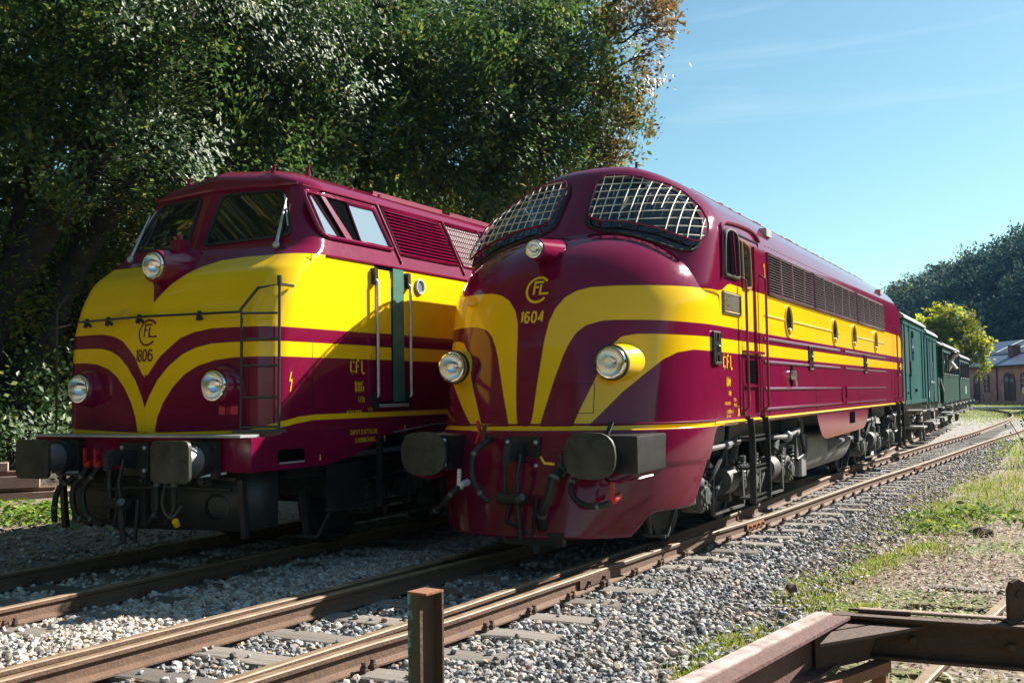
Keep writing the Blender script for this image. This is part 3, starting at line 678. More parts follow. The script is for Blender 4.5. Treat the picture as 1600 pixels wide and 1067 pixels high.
# ================================================================== locomotive with the blunt front
X2,Y2=-3.42,-1.62
FY=smoothtab([(.9,.52),(1.9,.52),(2.3,.55),(2.6,.64),(2.8,.75),(2.9,.83),(3.0,.97),(3.1,1.10),(3.16,1.17),(3.83,1.46),(3.90,1.45),(4.0,1.50),(4.08,1.62),(4.14,1.85),(4.20,2.3),(4.25,3.2)],.022)
FW=smoothtab([(.9,1.43),(2.95,1.43),(3.05,1.42),(3.83,1.17),(3.92,1.08),(4.02,.85),(4.12,.58),(4.2,.3),(4.25,.01)],.025)
FV=.16; FR=.30
def flatpt(q,z):
    """q 0..1 across the front, 1..2 round the corner, then metres along the side"""
    W=FW(z); r=min(FR,W*.5); b=W-r; y0=FY(z)+FV
    if q<=1: return V3(b*q,FY(z)+FV*q,z)
    if q<=2: a=(q-1)*math.pi/2; return V3(b+r*math.sin(a),y0+r*(1-math.cos(a)),z)
    return V3(W,y0+r+(q-2),z)
def flat_y(x,z):
    W=FW(z); r=min(FR,W*.5); a=abs(x); b=W-r
    if a<b: return FY(z)+FV*a/b
    t=min(1,(a-b)/r); return FY(z)+FV+r*(1-math.sqrt(max(0,1-t*t)))
QM=lambda q: 1.13*min(q,1)+.47*min(max(q-1,0),1)+max(q-2,0)
pol=lambda L:[(QM(q),z) for q,z in L]
PA=[(-.001,2.58),(.035,2.65),(.10,2.76),(.19,2.86),(.30,2.957),(.44,3.02),(.67,3.045),(1,3.052),(2,3.062),(30,3.07)]
PAb=[(30,2.298),(2,2.297),(1.15,2.299),(.854,2.30),(.662,2.296),(.488,2.265),(.354,2.214),(.243,2.123),(.146,2.031),(.04,1.87),(-.001,1.83)]
PB=[(-.001,1.53),(.046,1.644),(.134,1.804),(.251,1.943),(.383,2.052),(.517,2.114),(.67,2.146),(.861,2.154),(2,2.157),(30,2.16)]
PBb=[(30,2.01),(2,2.01),(1.18,2.009),(.907,2.008),(.717,1.986),(.546,1.935),(.411,1.854),(.293,1.734),(.194,1.585),(.134,1.445),(.104,1.303),(.10,1.29),(-.001,1.29)]
PC=[(-.001,1.285),(1.10,1.31),(1.78,1.385),(2.25,1.44),(30,1.445),(30,1.39),(2.3,1.385),(1.8,1.33),(1.1,1.255),(-.001,1.235)]
loco2=thing('diesel_locomotive','maroon and yellow diesel locomotive with blunt angled front and number 1806','locomotive',(X2,Y2,0))
ML=lambda q,z: flatpt(q,z) if q>=0 else flatpt(-q,z)*[-1,1,1]
zs=np.concatenate([np.linspace(1.18,2.6,66),np.linspace(2.62,3.95,60),[4.0,4.05,4.09,4.12,4.15,4.18,4.2,4.22,4.24,4.25]])
qh=np.concatenate([np.linspace(0,1,40),np.linspace(1,2,16)[1:],2+np.array([.15,.4,.7,1,1.4,1.9,2.4,3,4,6,9,13,17.2])]); qv=np.concatenate([-qh[::-1],qh[1:]])
P=np.array([[ML(q,z) for q in qv] for z in zs]); P[...,1]=np.minimum(P[...,1],18.9)
Qf=np.array([[(QM(abs(q)),z) for q in qv] for z in zs])
hullmesh('body',P,Qf,[pol(PA)+pol(PAb),pol(PB)+pol(PBb),pol(PC)],loco2,flip=True)
mb=MB(); mb.prism([(x,18.88,z) for x,z in [(-1.42,1.2),(1.42,1.2),(1.42,3.0),(1.17,3.85),(0,4.24),(-1.17,3.85),(-1.42,3.0)]],(0,.01,0)); mb.build('rear_wall',M['maroon'],loco2)
# frame skirt: deep at the front, rising to the sole bar
mb=MB(); side=[(.50,1.255),(.50,.93),(1.55,.93),(2.15,1.05),(2.75,1.22),(3.6,1.28),(18.5,1.28),(18.5,1.30),(.5,1.30)]
for s in (1,-1): mb.prism([(s*1.445 if s>0 else s*1.445-.0,y,z) for y,z in [(.42,1.25),(.42,.93),(1.55,.93),(2.0,1.0),(2.75,1.22),(3.6,1.28),(18.5,1.28),(18.5,1.32),(3.2,1.32),(2.2,1.30),(1.2,1.25)]],(.014*s,0,0))
mb.prism([(-1.445,.42,.93),(1.445,.42,.93),(1.445,.42,1.25),(-1.445,.42,1.25)],(0,.05,0)); mb.box(-1.43,1.43,.47,1.5,1.18,1.25)
mb.build('buffer_beam',M['maroon'],loco2)
mb=MB(); mb.box(-1.2,1.2,1.2,18.2,.8,1.30); mb.box(-1.38,1.38,2.5,18.0,1.24,1.30); mb.build('underframe',M['black'],loco2)
mb=MB()
for y0,y1 in ((2.75,3.62),): mb.obox((1.462,2.72,1.213),(1.462,3.6,1.275),.012,.01); mb.obox((1.462,3.6,1.275),(1.462,9,1.275),.012,.01)
mb.build('sole_bar_edge',M['alu'],loco2)
mb=MB(); mb.prism([(-1.40,.36,1.252),(-.02,.28,1.252),(1.38,.36,1.252),(1.38,.62,1.252),(-1.40,.62,1.252)],(0,0,.022)); mb.build('front_footplate',M['alu'],loco2)
# windscreens
def m2(off):
    def f(x,z):
        e=.004; gx=(flat_y(x+e,z)-flat_y(x-e,z))/(2*e); gz=(flat_y(x,z+e)-flat_y(x,z-e))/(2*e); return V3(x,flat_y(x,z),z)+unit(V3(gx,-1,gz))*off
    return f
for s in (1,-1):
    wp=roundpoly([(s*.12,3.215),(s*.15,3.785),(s*.87,3.79),(s*1.13,3.27)],.07,4)
    if s<0: wp=wp[::-1]
    mb=MB(); mb.patch(densify(wp,.06),m2(.004),6); ws=mb.build('windscreen',M['glass'],loco2)
    mb=MB(); mb.tube([m2(.006)(*p) for p in densify(wp,.05)],.017,6,closed=True); mb.build('gasket',M['seal'],ws)
    base=m2(.03)(s*1.03,3.14); tip=m2(.05)(s*.97,3.66)
    mb=MB(); mb.tube([base,tip],[.02,.009],6); mb.tube([m2(.03)(s*.92,3.72),m2(.03)(s*1.08,3.36)],.010,5); mb.sphere(base,.04,8,6); mb.build('wiper',M['alu'],ws)
# cab front pieces
mb=MB(); mb.tube([m2(.02)(x,3.86) for x in np.linspace(-1.0,1.0,24)],.022,6); mb.build('cab_roof_rim',M['maroon'],loco2)
for x,y,z in ((-.62,1.75,4.0),(.60,1.75,4.0),(.55,2.4,4.13)):
    mb=MB(); mb.cyl((x,y,z),(x,y-.01,z+.09),.03,.02,8); mb.tube([(x,y,z+.05),(x+.06,y-.05,z+.1)],.014,5); mb.build('roof_horn',M['maroon'],loco2)
h=headlight(loco2,(0,.62,2.955),.125,.62,M['maroon'],.16,'top_lamp')
mb=MB(); mb.box(-.05+.05,.13,.86,1.0,3.08,3.24); mb.cyl((.06,.93,3.24),(.06,.93,3.30),.035,n=8); mb.build('lamp_bracket',M['maroon'],h)
for s in (1,-1):
    headlight(loco2,(s*.92,.50,1.735),.132,.30,M['maroon'],.165)
mb=MB(); e=m2(.004)
for x0,x1 in ((.86,.93),(.945,.955),(.97,.98),(.99,1.07)): mb.add([e(x0,1.46),e(x1,1.46),e(x1,1.54),e(x0,1.54)],[(0,1,2,3)])
mb.build('front_marking',simple('pink_red_paint',(.55,.03,.07),.4,var=.05),loco2)
mb=MB(); mb.add([e(-.62,2.42),e(-.40,2.42),e(-.34,2.55),e(-.60,2.54)],[(0,1,2,3)]); mb.build('paint_patch',simple('faded_yellow',(.85,.50,.03),.5,var=.15,vscale=20),loco2)
f=m2(.005)
mb=MB(); emblem(mb,f,.0,2.28,.125,.020); word(mb,'1806',-.145,2.0,.105,.017,f,.28,.82); mb.build('number',M['maroon'],loco2)
# front handrail and ladder
mb=MB(); mb.tube([m2(.07)(x,2.42+.0*x) for x in np.linspace(-1.15,1.12,26)],.013,6)
for x in (-1.0,-.62,-.1,.62): mb.tube([m2(0)(x,2.39),m2(.075)(x,2.42)],.018,5); mb.obox(m2(.06)(x,2.45),m2(.06)(x,2.36),.03,.03,(1,0,0))
mb.build('front_handrail',M['black'],loco2)
mb=MB(); L0=V3(1.17,.60,0); L1=V3(1.46,.76,0)
mb.tube([(1.17,.62,2.42),(1.17,.60,1.29)],.014,6); mb.tube([(1.13,.69,2.42),(1.17,.60,2.45),(1.30,.70,2.66),(1.46,.82,2.70),(1.46,.80,1.30)],.014,6)
for z in (2.42,2.17,1.92,1.62,1.34): mb.tube([(1.17,.60,z),(1.46,.79,z)],.012,5)
mb.tube([(1.46,.82,2.70),(1.44,1.05,2.70)],.016,5); mb.obox((1.10,.56,1.30),(1.52,.84,1.30),.04,.03); mb.cyl((1.46,.82,2.68),(1.46,.82,2.78),.022,n=8); mb.build('ladder',M['black'],loco2)
mb=MB(); mb.tube([(-1.40,.75,2.75),(-1.50,.7,2.6),(-1.50,.7,1.3)],.013,5); mb.tube([(-1.17,.62,2.42),(-1.5,.7,2.40)],.013,5); mb.build('side_handrail',M['black'],loco2)
# side of the cab: windows, door, louvres
def s2(off): return lambda y,z: V3(FW(z)+off,y,z)
mb=MB(); wp=roundpoly([(1.60,3.27),(1.47,3.74),(2.72,3.74),(2.90,3.27)],[.12,.10,.05,.05],4)
mb.tube([s2(.010)(*p) for p in densify(wp,.06)],.024,6,closed=True); sw=mb.build('side_window',M['maroon'],loco2)
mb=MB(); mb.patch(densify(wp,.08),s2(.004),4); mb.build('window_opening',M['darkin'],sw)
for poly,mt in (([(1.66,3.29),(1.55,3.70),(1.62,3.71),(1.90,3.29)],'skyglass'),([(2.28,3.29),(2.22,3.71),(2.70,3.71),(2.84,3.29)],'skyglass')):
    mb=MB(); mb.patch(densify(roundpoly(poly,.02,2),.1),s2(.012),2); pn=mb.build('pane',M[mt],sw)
    mb=MB(); mb.tube([s2(.016)(*p) for p in densify(poly,.2)],.014,5,closed=True); mb.build('pane_frame',M['maroon'],pn)
mb=MB(); mb.patch(densify([(1.75,3.72),(1.82,3.72),(2.12,3.29),(2.0,3.29)],.1),s2(.03),2); mb.build('window_deflector',M['maroon'],sw)
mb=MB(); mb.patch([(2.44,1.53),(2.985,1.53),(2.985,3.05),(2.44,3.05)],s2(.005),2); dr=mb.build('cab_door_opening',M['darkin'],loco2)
mb=MB(); mb.box(1.437,1.452,2.76,2.97,1.55,3.04); mb.build('door_edge',M['green_in'],dr)
mb=MB(); mb.box(1.436,1.445,2.45,2.72,1.56,2.0,0); mb.box(1.436,1.445,2.45,2.72,2.01,2.15,1);mb.box(1.436,1.445,2.45,2.72,2.16,2.29,0);mb.box(1.436,1.445,2.45,2.72,2.30,2.92,1); mb.build('open_door',[M['maroon'],M['yellow']],dr)
for y in (2.40,3.05):
    mb=MB(); mb.tube([(1.43,y,2.92),(1.49,y,2.86),(1.49,y,1.62),(1.43,y,1.56)],.017,6); hr=mb.build('handrail',M['alu'],loco2)
    for z in (2.92,1.56): mb=MB(); mb.cbox((1.45,y,z),(.03,.03,.09)); mb.build('handrail_bracket',M['black'],hr)
mb=MB(); mb.cbox((1.44,2.72,1.51),(.04,.29,.018)); mb.build('door_step',M['alu'],loco2)
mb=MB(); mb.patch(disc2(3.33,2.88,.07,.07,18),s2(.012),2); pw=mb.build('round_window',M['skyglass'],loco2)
mb=MB(); mb.tube([s2(.012)(*p) for p in disc2(3.33,2.88,.08,.08,20)],.018,6,closed=True); mb.build('round_window_rim',M['alu'],pw)
lv=[(3.02,3.24),(2.90,3.77),(4.12,3.77),(4.36,3.24)]
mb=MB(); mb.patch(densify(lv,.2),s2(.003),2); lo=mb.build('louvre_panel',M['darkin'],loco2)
mb=MB()
for k in range(13):
    t=k/12; z=3.26+.49*t; ya=3.02-.12*t+.02; yb=4.36-.24*t-.02
    a,b=s2(.006)(ya,z+.012),s2(.006)(yb,z+.012); o=V3(.034,0,-.026); mb.add([a,b,b+o,a+o,a+o+V3(-.004,0,-.004),b+o+V3(-.004,0,-.004)],[(0,3,2,1),(3,4,5,2)])
mb.tube([s2(.008)(*p) for p in densify(lv,.2)],.022,5,closed=True); mb.build('louvre_slats',M['maroon'],lo)
mp=[(4.46,3.24),(4.25,3.77),(5.2,3.77),(5.2,3.24)]
mb=MB(); mb.patch(densify(mp,.2),s2(.003),2); me_=mb.build('mesh_panel',simple('mesh_screen',(.09,.012,.025),.6,var=.5,vscale=60),loco2)
mb=MB(); mb.tube([s2(.008)(*p) for p in densify(mp,.2)],.018,5,closed=True)
for t in np.linspace(.06,.95,16): mb.tube([s2(.006)(4.46+.74*t,3.25),s2(.006)(4.25+.95*t,3.76)],.0035,4)
for t in np.linspace(.1,.9,7): mb.tube([s2(.008)(4.46-.21*t,3.24+.53*t),s2(.008)(5.2,3.24+.53*t)],.0035,4)
mb.build('mesh_wires',M['maroon'],me_)
mb=MB(); 
for z in (3.06,3.80): mb.tube([s2(.012)(y,z) for y in np.linspace(1.6 if z<3.5 else 1.5,12,12)],.012,5)
for k in range(26): mb.sphere(s2(.006)(1.5+k*.058,3.80),.010,5,4)
for y in (2.95,4.38,5.28): mb.tube([s2(.012)(y+.06,3.12),s2(.012)(y-.12,3.80)],.012,4)
mb.build('side_trim',M['maroon'],loco2)
mb=MB()
for y0,y1 in ((3.4,5.0),(5.2,7.2),(7.5,9.5)):
    mb.box(-.74,.74,y0,y1,3.98,4.10); mb.box(-.93,.93,y0+.05,y1-.05,3.85,3.99)
for y in (2.75,3.3): mb.cyl((.9,y,3.95),(.9,y,4.02),.02,n=8)
mb.build('roof_hatches',M['maroon_matt'],loco2)
mb=MB(); f=s2(.005)
word(mb,'CFL',1.98,1.86,.135,.024,f,.45,.72); word(mb,'1806',2.05,1.66,.11,.017,f,.18,.6)
fonttext(mb,'110t',2.1,1.55,.07,f,.7); fonttext(mb,'POIDS FREIN',1.90,1.42,.05,f,.7); fonttext(mb,'V 91t',2.28,1.45,.045,f,.7); fonttext(mb,'M 93t',2.28,1.385,.045,f,.7)
g=lambda y,z: V3(1.463,y,z)
fonttext(mb,"DEPOT D'ATTACHE",1.92,1.215,.05,lambda y,z:V3(1.464,y,z),.8); fonttext(mb,'LUXEMBOURG',2.0,1.13,.05,lambda y,z:V3(1.464,y,z),.8)
for y,z in ((1.42,.98),(2.55,1.12),(2.95,1.22)): mb.obox(g(y,z),g(y,z+.06),.012,.004,(1,0,0))
bolt=[(1.02,1.90),(1.10,1.90),(1.06,1.80),(1.12,1.80),(1.02,1.64),(1.05,1.75),(1.0,1.75)]; stroke(mb,[(1.02,1.86),(.99,1.77),(1.03,1.79),(1.0,1.67)],.012,s2(.006))
mb.build('lettering',M['yellow'],loco2)
mb=MB()
for y in (1.35,4.42): mb.obox(s2(.002)(y,1.5),s2(.002)(y,3.05),.006,.007,(1,0,0))
mb.obox(s2(.002)(2.36,1.45),s2(.002)(2.36,3.06),.006,.007,(1,0,0)); mb.obox(s2(.002)(3.12,1.45),s2(.002)(3.12,3.06),.006,.007,(1,0,0))
mb.build('panel_seams',M['black'],loco2)
# buffers, pocket, plough, coupling, hoses
buffer_pair(loco2,(-.92,.92),-.05,1.05,.235,.19,.07,'bright')
mb=MB(); mb.patch(roundpoly([(.78,.98),(1.18,.98),(1.18,1.12),(.78,1.12)],.05),lambda y,z:V3(1.4602,y,z),2); pk=mb.build('step_pocket',M['darkin'],loco2)
mb=MB(); mb.box(1.44,1.47,.80,1.17,.985,1.0); mb.build('pocket_tread',M['alu'],pk)
mb=MB(); 
mb.add([(-1.20,.66,.36),(0,.42,.36),(1.24,.66,.36),(1.32,.95,.38),(1.32,.95,.93),(1.24,.62,.93),(0,.46,.93),(-1.20,.62,.93)],[(0,1,6,7),(1,2,5,6),(2,3,4,5)])
pl=mb.build('snow_plough',simple('grey_plough_paint',(.026,.026,.023),.55,var=.2,vscale=3,bumpd=.002),loco2)
md=pl.modifiers.new('t','SOLIDIFY'); md.thickness=.03
mb=MB(); mb.lathe((.90,.57,.58),(.28,-1,0),[(-.06,.13),(.012,.13),(.02,.11),(-.05,.10)],22); mb.build('plough_opening',M['black'],pl)
coupling(loco2,.06)
for x0 in (-.62,-.47): hose(loco2,[V3(x0,.40,.98),V3(x0-.02,.30,.86),V3(x0-.12,.28,.70),V3(x0-.06,.28,.48),V3(x0+.14,.30,.40)],.029,M['red'],fit=V3(x0,.36,.98))
hose(loco2,[V3(-.80,.40,.86),V3(-.95,.30,.74),V3(-1.0,.28,.55),V3(-1.02,.3,.40)],.030,M['black'])
for x0 in (.40,.62): hose(loco2,[V3(x0,.40,.90),V3(x0,.30,.80),V3(x0+.02,.28,.58),V3(x0-.10,.30,.44)],.028,M['black'])
mb=MB(); mb.cyl((.68,.28,.44),(.695,.24,.485),.032,n=8); mb.build('hose_stopper',M['yellow'],loco2)
for x0,z0,z1,w_ in ((-.30,.45,.92,.05),(.18,.40,.92,.06),(.30,.55,.90,.04),(.95,.80,.93,.10),(-.12,.40,.70,.12)):
    mb=MB(); mb.box(x0-w_/2,x0+w_/2,.34,.40,z0,z1); mb.lathe((x0,.33,z1-.08),(0,-1,0),[(0,w_*.4),(.03,w_*.4),(.04,.01)],8); mb.build('pilot_bracket',M['gearblack'],loco2)
mb=MB(); mb.tube(spline([V3(-1.1,.46,.78),V3(-.4,.36,.74),V3(.3,.34,.78),V3(1.15,.5,.76)],.1),.022,7); mb.build('train_pipe',M['gearblack'],loco2)
mb=MB(); mb.tube(spline([V3(.46,.36,.84),V3(.50,.27,.62),V3(.62,.26,.50),V3(.72,.3,.62)],.06),.012,5); mb.build('jumper_cable',M['clip'],loco2)
for s in (-1,1):
    mb=MB(); mb.obox((s*1.22,.55,.86),(s*1.22,.60,.30),.06,.05,(0,1,0)); mb.obox((s*1.22,.50,.86),(s*.92,.50,.86),.05,.03); mb.build('corner_step',M['black'],loco2)
    mb=MB(); mb.tube([(s*.70,.32,.90),(s*.98,.28,.90),(s*1.12,.46,.92)],.014,5); mb.build('shunter_handrail',M['alu'],loco2)
mb=MB(); mb.box(1.28,1.40,1.75,2.25,.45,.92); mb.box(1.30,1.42,1.7,2.3,.44,.47); mb.build('side_step_box',M['black'],loco2)
bogie(loco2,(2.6,4.6,6.6)); bogie(loco2,(12.6,14.6,16.6))
steps(loco2,2.45,3.0,1.46,1.20,.42,M['black'])
# ================================================================== the green train
def plankmat(name,col,scale):
    m,nt,b=newmat(name); co=objco(nt)
    sp=node(nt,'ShaderNodeSeparateXYZ'); nt.links.new(co,sp.inputs[0])
    mu=node(nt,'ShaderNodeMath',operation='MULTIPLY'); mu.inputs[1].default_value=scale; nt.links.new(sp.outputs['Y'],mu.inputs[0])
    fl=node(nt,'ShaderNodeMath',operation='FLOOR'); nt.links.new(mu.outputs[0],fl.inputs[0])
    wn=node(nt,'ShaderNodeTexWhiteNoise',noise_dimensions='1D'); nt.links.new(fl.outputs[0],wn.inputs['W'])
    c=ramp(nt,wn.outputs['Value'],[(0,tuple(v*.78 for v in col)),(1,tuple(v*1.15 for v in col))])
    n=noise(nt,2.5,5,.7,co); c2=mix(nt,ramp(nt,n,[(.55,(0,0,0)),(.8,(.35,)*3)]),c,tuple(v*1.5+.012 for v in col))
    nt.links.new(c2,b.inputs['Base Color']); b.inputs['Roughness'].default_value=.5; b.inputs['Specular IOR Level'].default_value=.2
    fr=node(nt,'ShaderNodeMath',operation='FRACT'); nt.links.new(mu.outputs[0],fr.inputs[0])
    pp=ramp(nt,fr.outputs[0],[(0,(0,0,0)),(.07,(1,)*3),(.93,(1,)*3),(1,(0,0,0))]); bump(nt,pp,.8,.02,b); return m
M['teal']=plankmat('teal_planks',(.007,.078,.073),3.2)
M['dgreen']=plankmat('dark_green_coach_paint',(.010,.048,.036),1.1)
M['roofgrey']=simple('grey_canvas_roof',(.20,.21,.22),.6,var=.25)
M['tealdark']=simple('dark_teal_trim',(.010,.040,.038),.5,var=.2)
M['foot']=simple('worn_footboard',(.24,.23,.21),.7,var=.3); RZ=.0165
def wagon(name,label,y0,y1,half,zb_,zt,mat,arch=.32,group='green train behind the rounded locomotive'):
    ym=(y0+y1)/2; xc=-.06-.0165*(ym-18); L=(y1-y0)/2
    w=thing(name,label,'railway carriage',(xc,ym,0),RZ,group)
    mb=MB(); mb.box(-half,half,-L,L,zb_,zt); mb.build('wagon_body',mat,w)
    mb=MB(); pr=[(-half-.07,zt-.02)]+[( -half*math.cos(t)*1.05,zt+arch*math.sin(t)) for t in np.linspace(.12,math.pi-.12,11)]+[(half+.07,zt-.02)]
    mb.prism([(x,-L-.12,z) for x,z in pr],(0,2*L+.24,0)); rf=mb.build('roof',M['roofgrey'],w,smooth=40)
    mb=MB(); mb.box(-half+.1,half-.1,-L,L,zb_-.22,zb_-.003)
    for y in (-L*.62,L*.62): 
        for s in (-1,1): mb.prism([(s*.95-.02,y-.35,zb_-.2),(s*.95-.02,y+.35,zb_-.2),(s*.95-.02,y+.12,.38),(s*.95-.02,y-.12,.38)],(.04,0,0))
    mb.build('underframe',M['black'],w)
    for y in (-L*.62,L*.62):
        for s in (-1,1):
            mb=MB(); mb.lathe((s*.7,y,.46),(s,0,0),[(-.06,.1),(-.06,.49),(-.03,.48),(.065,.455),(.07,.38),(.03,.36),(.03,.1),(.1,.1)],24); mb.build('wheel',M['gearblack'],w)
            mb=MB(); mb.box(s*1.0-.09,s*1.0+.09,y-.14,y+.14,.36,.58); mb.tube(spline([V3(s*1.02,y-.55,.78),V3(s*1.02,y,.66),V3(s*1.02,y+.55,.78)],.15),.04,6); mb.build('axle_box',M['geargrey'],w)
    for s in (-1,1):
        for e,sy in ((-L,-1),(L,1)):
            mb=MB(); mb.lathe((s*.875,e+sy*.45,1.02),(0,-sy,0),[(0,.19),(.03,.19),(.05,.08),(.25,.08),(.25,.13),(.45,.15)],16); mb.build('buffer',M['black'],w)
    for y in np.linspace(-L+.5,L-.5,max(2,int(L))):
        mb=MB(); mb.box(half-.02,half+.26,y-.42,y+.42,.60,.65); mb.box(half+.02,half+.22,y-.36,y+.36,.94,.98); mb.box(half-.05,half+.05,y-.03,y+.03,.60,1.1); mb.build('footboard',M['foot'],w)
    return w,half,L
# brake van
w,h,L=wagon('brake_van','teal planked brake van right behind the rounded locomotive',18.6,24.0,1.30,1.2,3.36,M['teal'])
mb=MB()
for y in (-2.35,-1.35,1.9,2.6): mb.box(h,h+.03,y-.05,y+.05,1.2,3.34)
mb.box(h,h+.02,-L,L,3.2,3.34); mb.box(h,h+.025,-L,L,1.2,1.30); mb.build('frame_posts',M['teal'],w)
mb=MB(); mb.box(h,h+.012,-2.25,-1.45,1.95,3.05); mb.build('door_panel',M['tealdark'],w)
mb=MB(); mb.box(h+.003,h+.018,-.7,-.25,2.35,3.1); mb.build('window',M['glass'],w)
mb=MB(); mb.box(h,h+.06,-.1,-.02,1.5,1.58); mb.box(h,h+.05,-2.1,-2.0,1.45,1.5); mb.tube([(h+.04,-1.38,1.9),(h+.04,-1.38,2.3)],.015,5); mb.build('door_handle',M['black'],w)
mb=MB(); mb.cyl((.55,2.2,3.5),(.55,2.2,4.05),.09,n=12); mb.cyl((.55,2.2,4.0),(.55,2.2,4.06),.13,n=12); mb.build('stove_pipe',M['black'],w)
mb=MB(); 
for k in range(2): 
    y=-2.3+k*.0; mb.box(h+.02,h+.42,-2.65,-1.75,.62 if k else 1.02,.66 if k else 1.06)
    for yy in (-2.6,-1.8): mb.box(h+.30,h+.36,yy-.05,yy+.05,.30,.62)
mb.build('entry_step',M['foot'],w)
# goods van
w,h,L=wagon('goods_van','teal goods van with iron bracing coupled behind the brake van',24.6,28.3,1.28,1.15,3.26,M['teal'])
mb=MB()
for y in (-1.4,-.5,.45): mb.box(h,h+.035,y-.045,y+.045,1.15,3.24)
mb.box(h,h+.02,-L,L,3.1,3.24); mb.build('frame_posts',M['teal'],w)
mb=MB(); mb.tube([(h+.05,-.9,1.2),(h+.05,-.9,3.0)],.02,5); mb.tube([(h+.05,-.2,1.3),(h+.05,-.2,2.4)],.02,5); mb.box(h,h+.05,-.7,.3,1.75,1.8); mb.build('door_bar',M['alu'],w)
mb=MB(); mb.box(h,h+.01,-1.2,-.95,1.3,1.5); mb.build('white_notice',M['white'],w)
# coach with open end platform
w,h,L=wagon('passenger_coach','dark green coach with open end platform and a passenger leaning out',31.0,39.0,1.28,1.05,3.08,M['dgreen'],.30)
mb=MB(); mb.prism([(x,-L-1.75,z) for x,z in [(-1.35,3.06),(-1.2,3.18),(-.6,3.34),(.6,3.34),(1.2,3.18),(1.35,3.06)]],(0,1.63,0)); mb.build('platform_roof',M['roofgrey'],w)
mb=MB(); mb.box(-1.2,1.2,-L-1.6,-L,.95,1.05); 
for s in (-1,1): mb.cyl((s*1.2,-L-1.55,1.05),(s*1.2,-L-1.55,3.07),.03,n=6); mb.box(s*1.2-.02,s*1.2+.02,-L-1.55,-L-.9,1.05,1.95)
mb.box(-1.2,1.2,-L-1.57,-L-1.53,1.05,1.95); mb.build('end_platform',M['tealdark'],w)
mb=MB(); mb.obox((h+.02,-L-1.4,1.9),(h+.02,-L-.1,1.45),.03,.03,(1,0,0)); mb.obox((h+.15,-L-1.5,.75),(h+.15,-L-.6,.75),.3,.04); mb.build('platform_handrail',M['alu'],w)
for k in range(6):
    y=-L+.7+k*1.3; mb=MB(); mb.box(h-.004,h+.006,y-.42,y+.42,2.10,2.86); wi=mb.build('window',M['darkin' if k==2 else 'glass'],w)
    mb=MB(); mb.tube([(h+.008,y+a,z) for a,z in ((-.43,2.09),(.43,2.09),(.43,2.87),(-.43,2.87))],.02,4,closed=True); mb.build('window_frame',M['tealdark'],wi)
mb=MB(); mb.box(h,h+.015,-L,L,2.0,2.04); mb.build('waist_rail',M['tealdark'],w)
# second coach
w,h,L=wagon('passenger_coach','last dark green coach of the train with a white notice on its side',40.2,47.2,1.25,1.05,2.92,M['dgreen'],.30)
for k in range(5):
    y=-L+.8+k*1.35; mb=MB(); mb.box(h-.004,h+.006,y-.5,y+.5,2.0,2.72); wi=mb.build('window',M['glass'],w)
    mb=MB(); mb.tube([(h+.008,y+a,z) for a,z in ((-.5,2.0),(.5,2.0),(.5,2.73),(-.5,2.73))],.02,4,closed=True); mb.build('window_frame',M['tealdark'],wi)
mb=MB(); mb.box(h,h+.012,.2,.6,1.3,1.65); mb.build('white_notice',M['white'],w)
# ------------------------------------------------------------------ person at the coach window
def person(loc):
    J=dict(pelvis=(-.45,0,-.55),waist=(-.25,0,-.28),chest=(.0,0,.02),neck=(.10,-.02,.26),head=(.16,-.05,.38),crown=(.17,-.06,.50),
      sl=(.02,-.20,.18),el=(.22,-.24,-.10),hl=(.24,-.02,-.06),sr=(.02,.20,.18),er=(.22,.24,-.10),hr=(.26,.05,-.08))
    names=list(J); E=[('pelvis','waist'),('waist','chest'),('chest','neck'),('neck','head'),('head','crown'),('chest','sl'),('sl','el'),('el','hl'),('chest','sr'),('sr','er'),('er','hr')]
    rad=dict(pelvis=.16,waist=.15,chest=.15,neck=.065,head=.10,crown=.075,sl=.075,el=.05,hl=.035,sr=.075,er=.05,hr=.035)
    me=bpy.data.meshes.new('person'); me.from_pydata([J[n] for n in names],[(names.index(a),names.index(b)) for a,b in E],[])
    o=bpy.data.objects.new('person',me); COL.objects.link(o); o.location=loc
    sk=me.skin_vertices or None
    md=o.modifiers.new('skin','SKIN'); 
    for i,n in enumerate(names): me.skin_vertices[0].data[i].radius=(rad[n],rad[n])
    me.skin_vertices[0].data[0].use_root=True
    o.modifiers.new('sub','SUBSURF').levels=1; o.modifiers['sub'].render_levels=2
    shirt,nt,b=newmat('skin_and_pale_shirt'); sp=node(nt,'ShaderNodeSeparateXYZ'); nt.links.new(objco(nt),sp.inputs[0])
    nt.links.new(ramp(nt,sp.outputs['Z'],[(.24,(.62,.58,.50)),(.26,(.45,.25,.18))]),b.inputs['Base Color']); me.materials.append(shirt)
    tag(o,'person in pale shirt leaning on the sill of the open coach window','person')
    mb=MB(); mb.sphere((.15,-.04,.46),.115,12,8,sc=(1,1,.8)); mb.build('hair',simple('dark_hair',(.06,.04,.03),.6),o)
    return o
person((1.0,33.75,2.40))
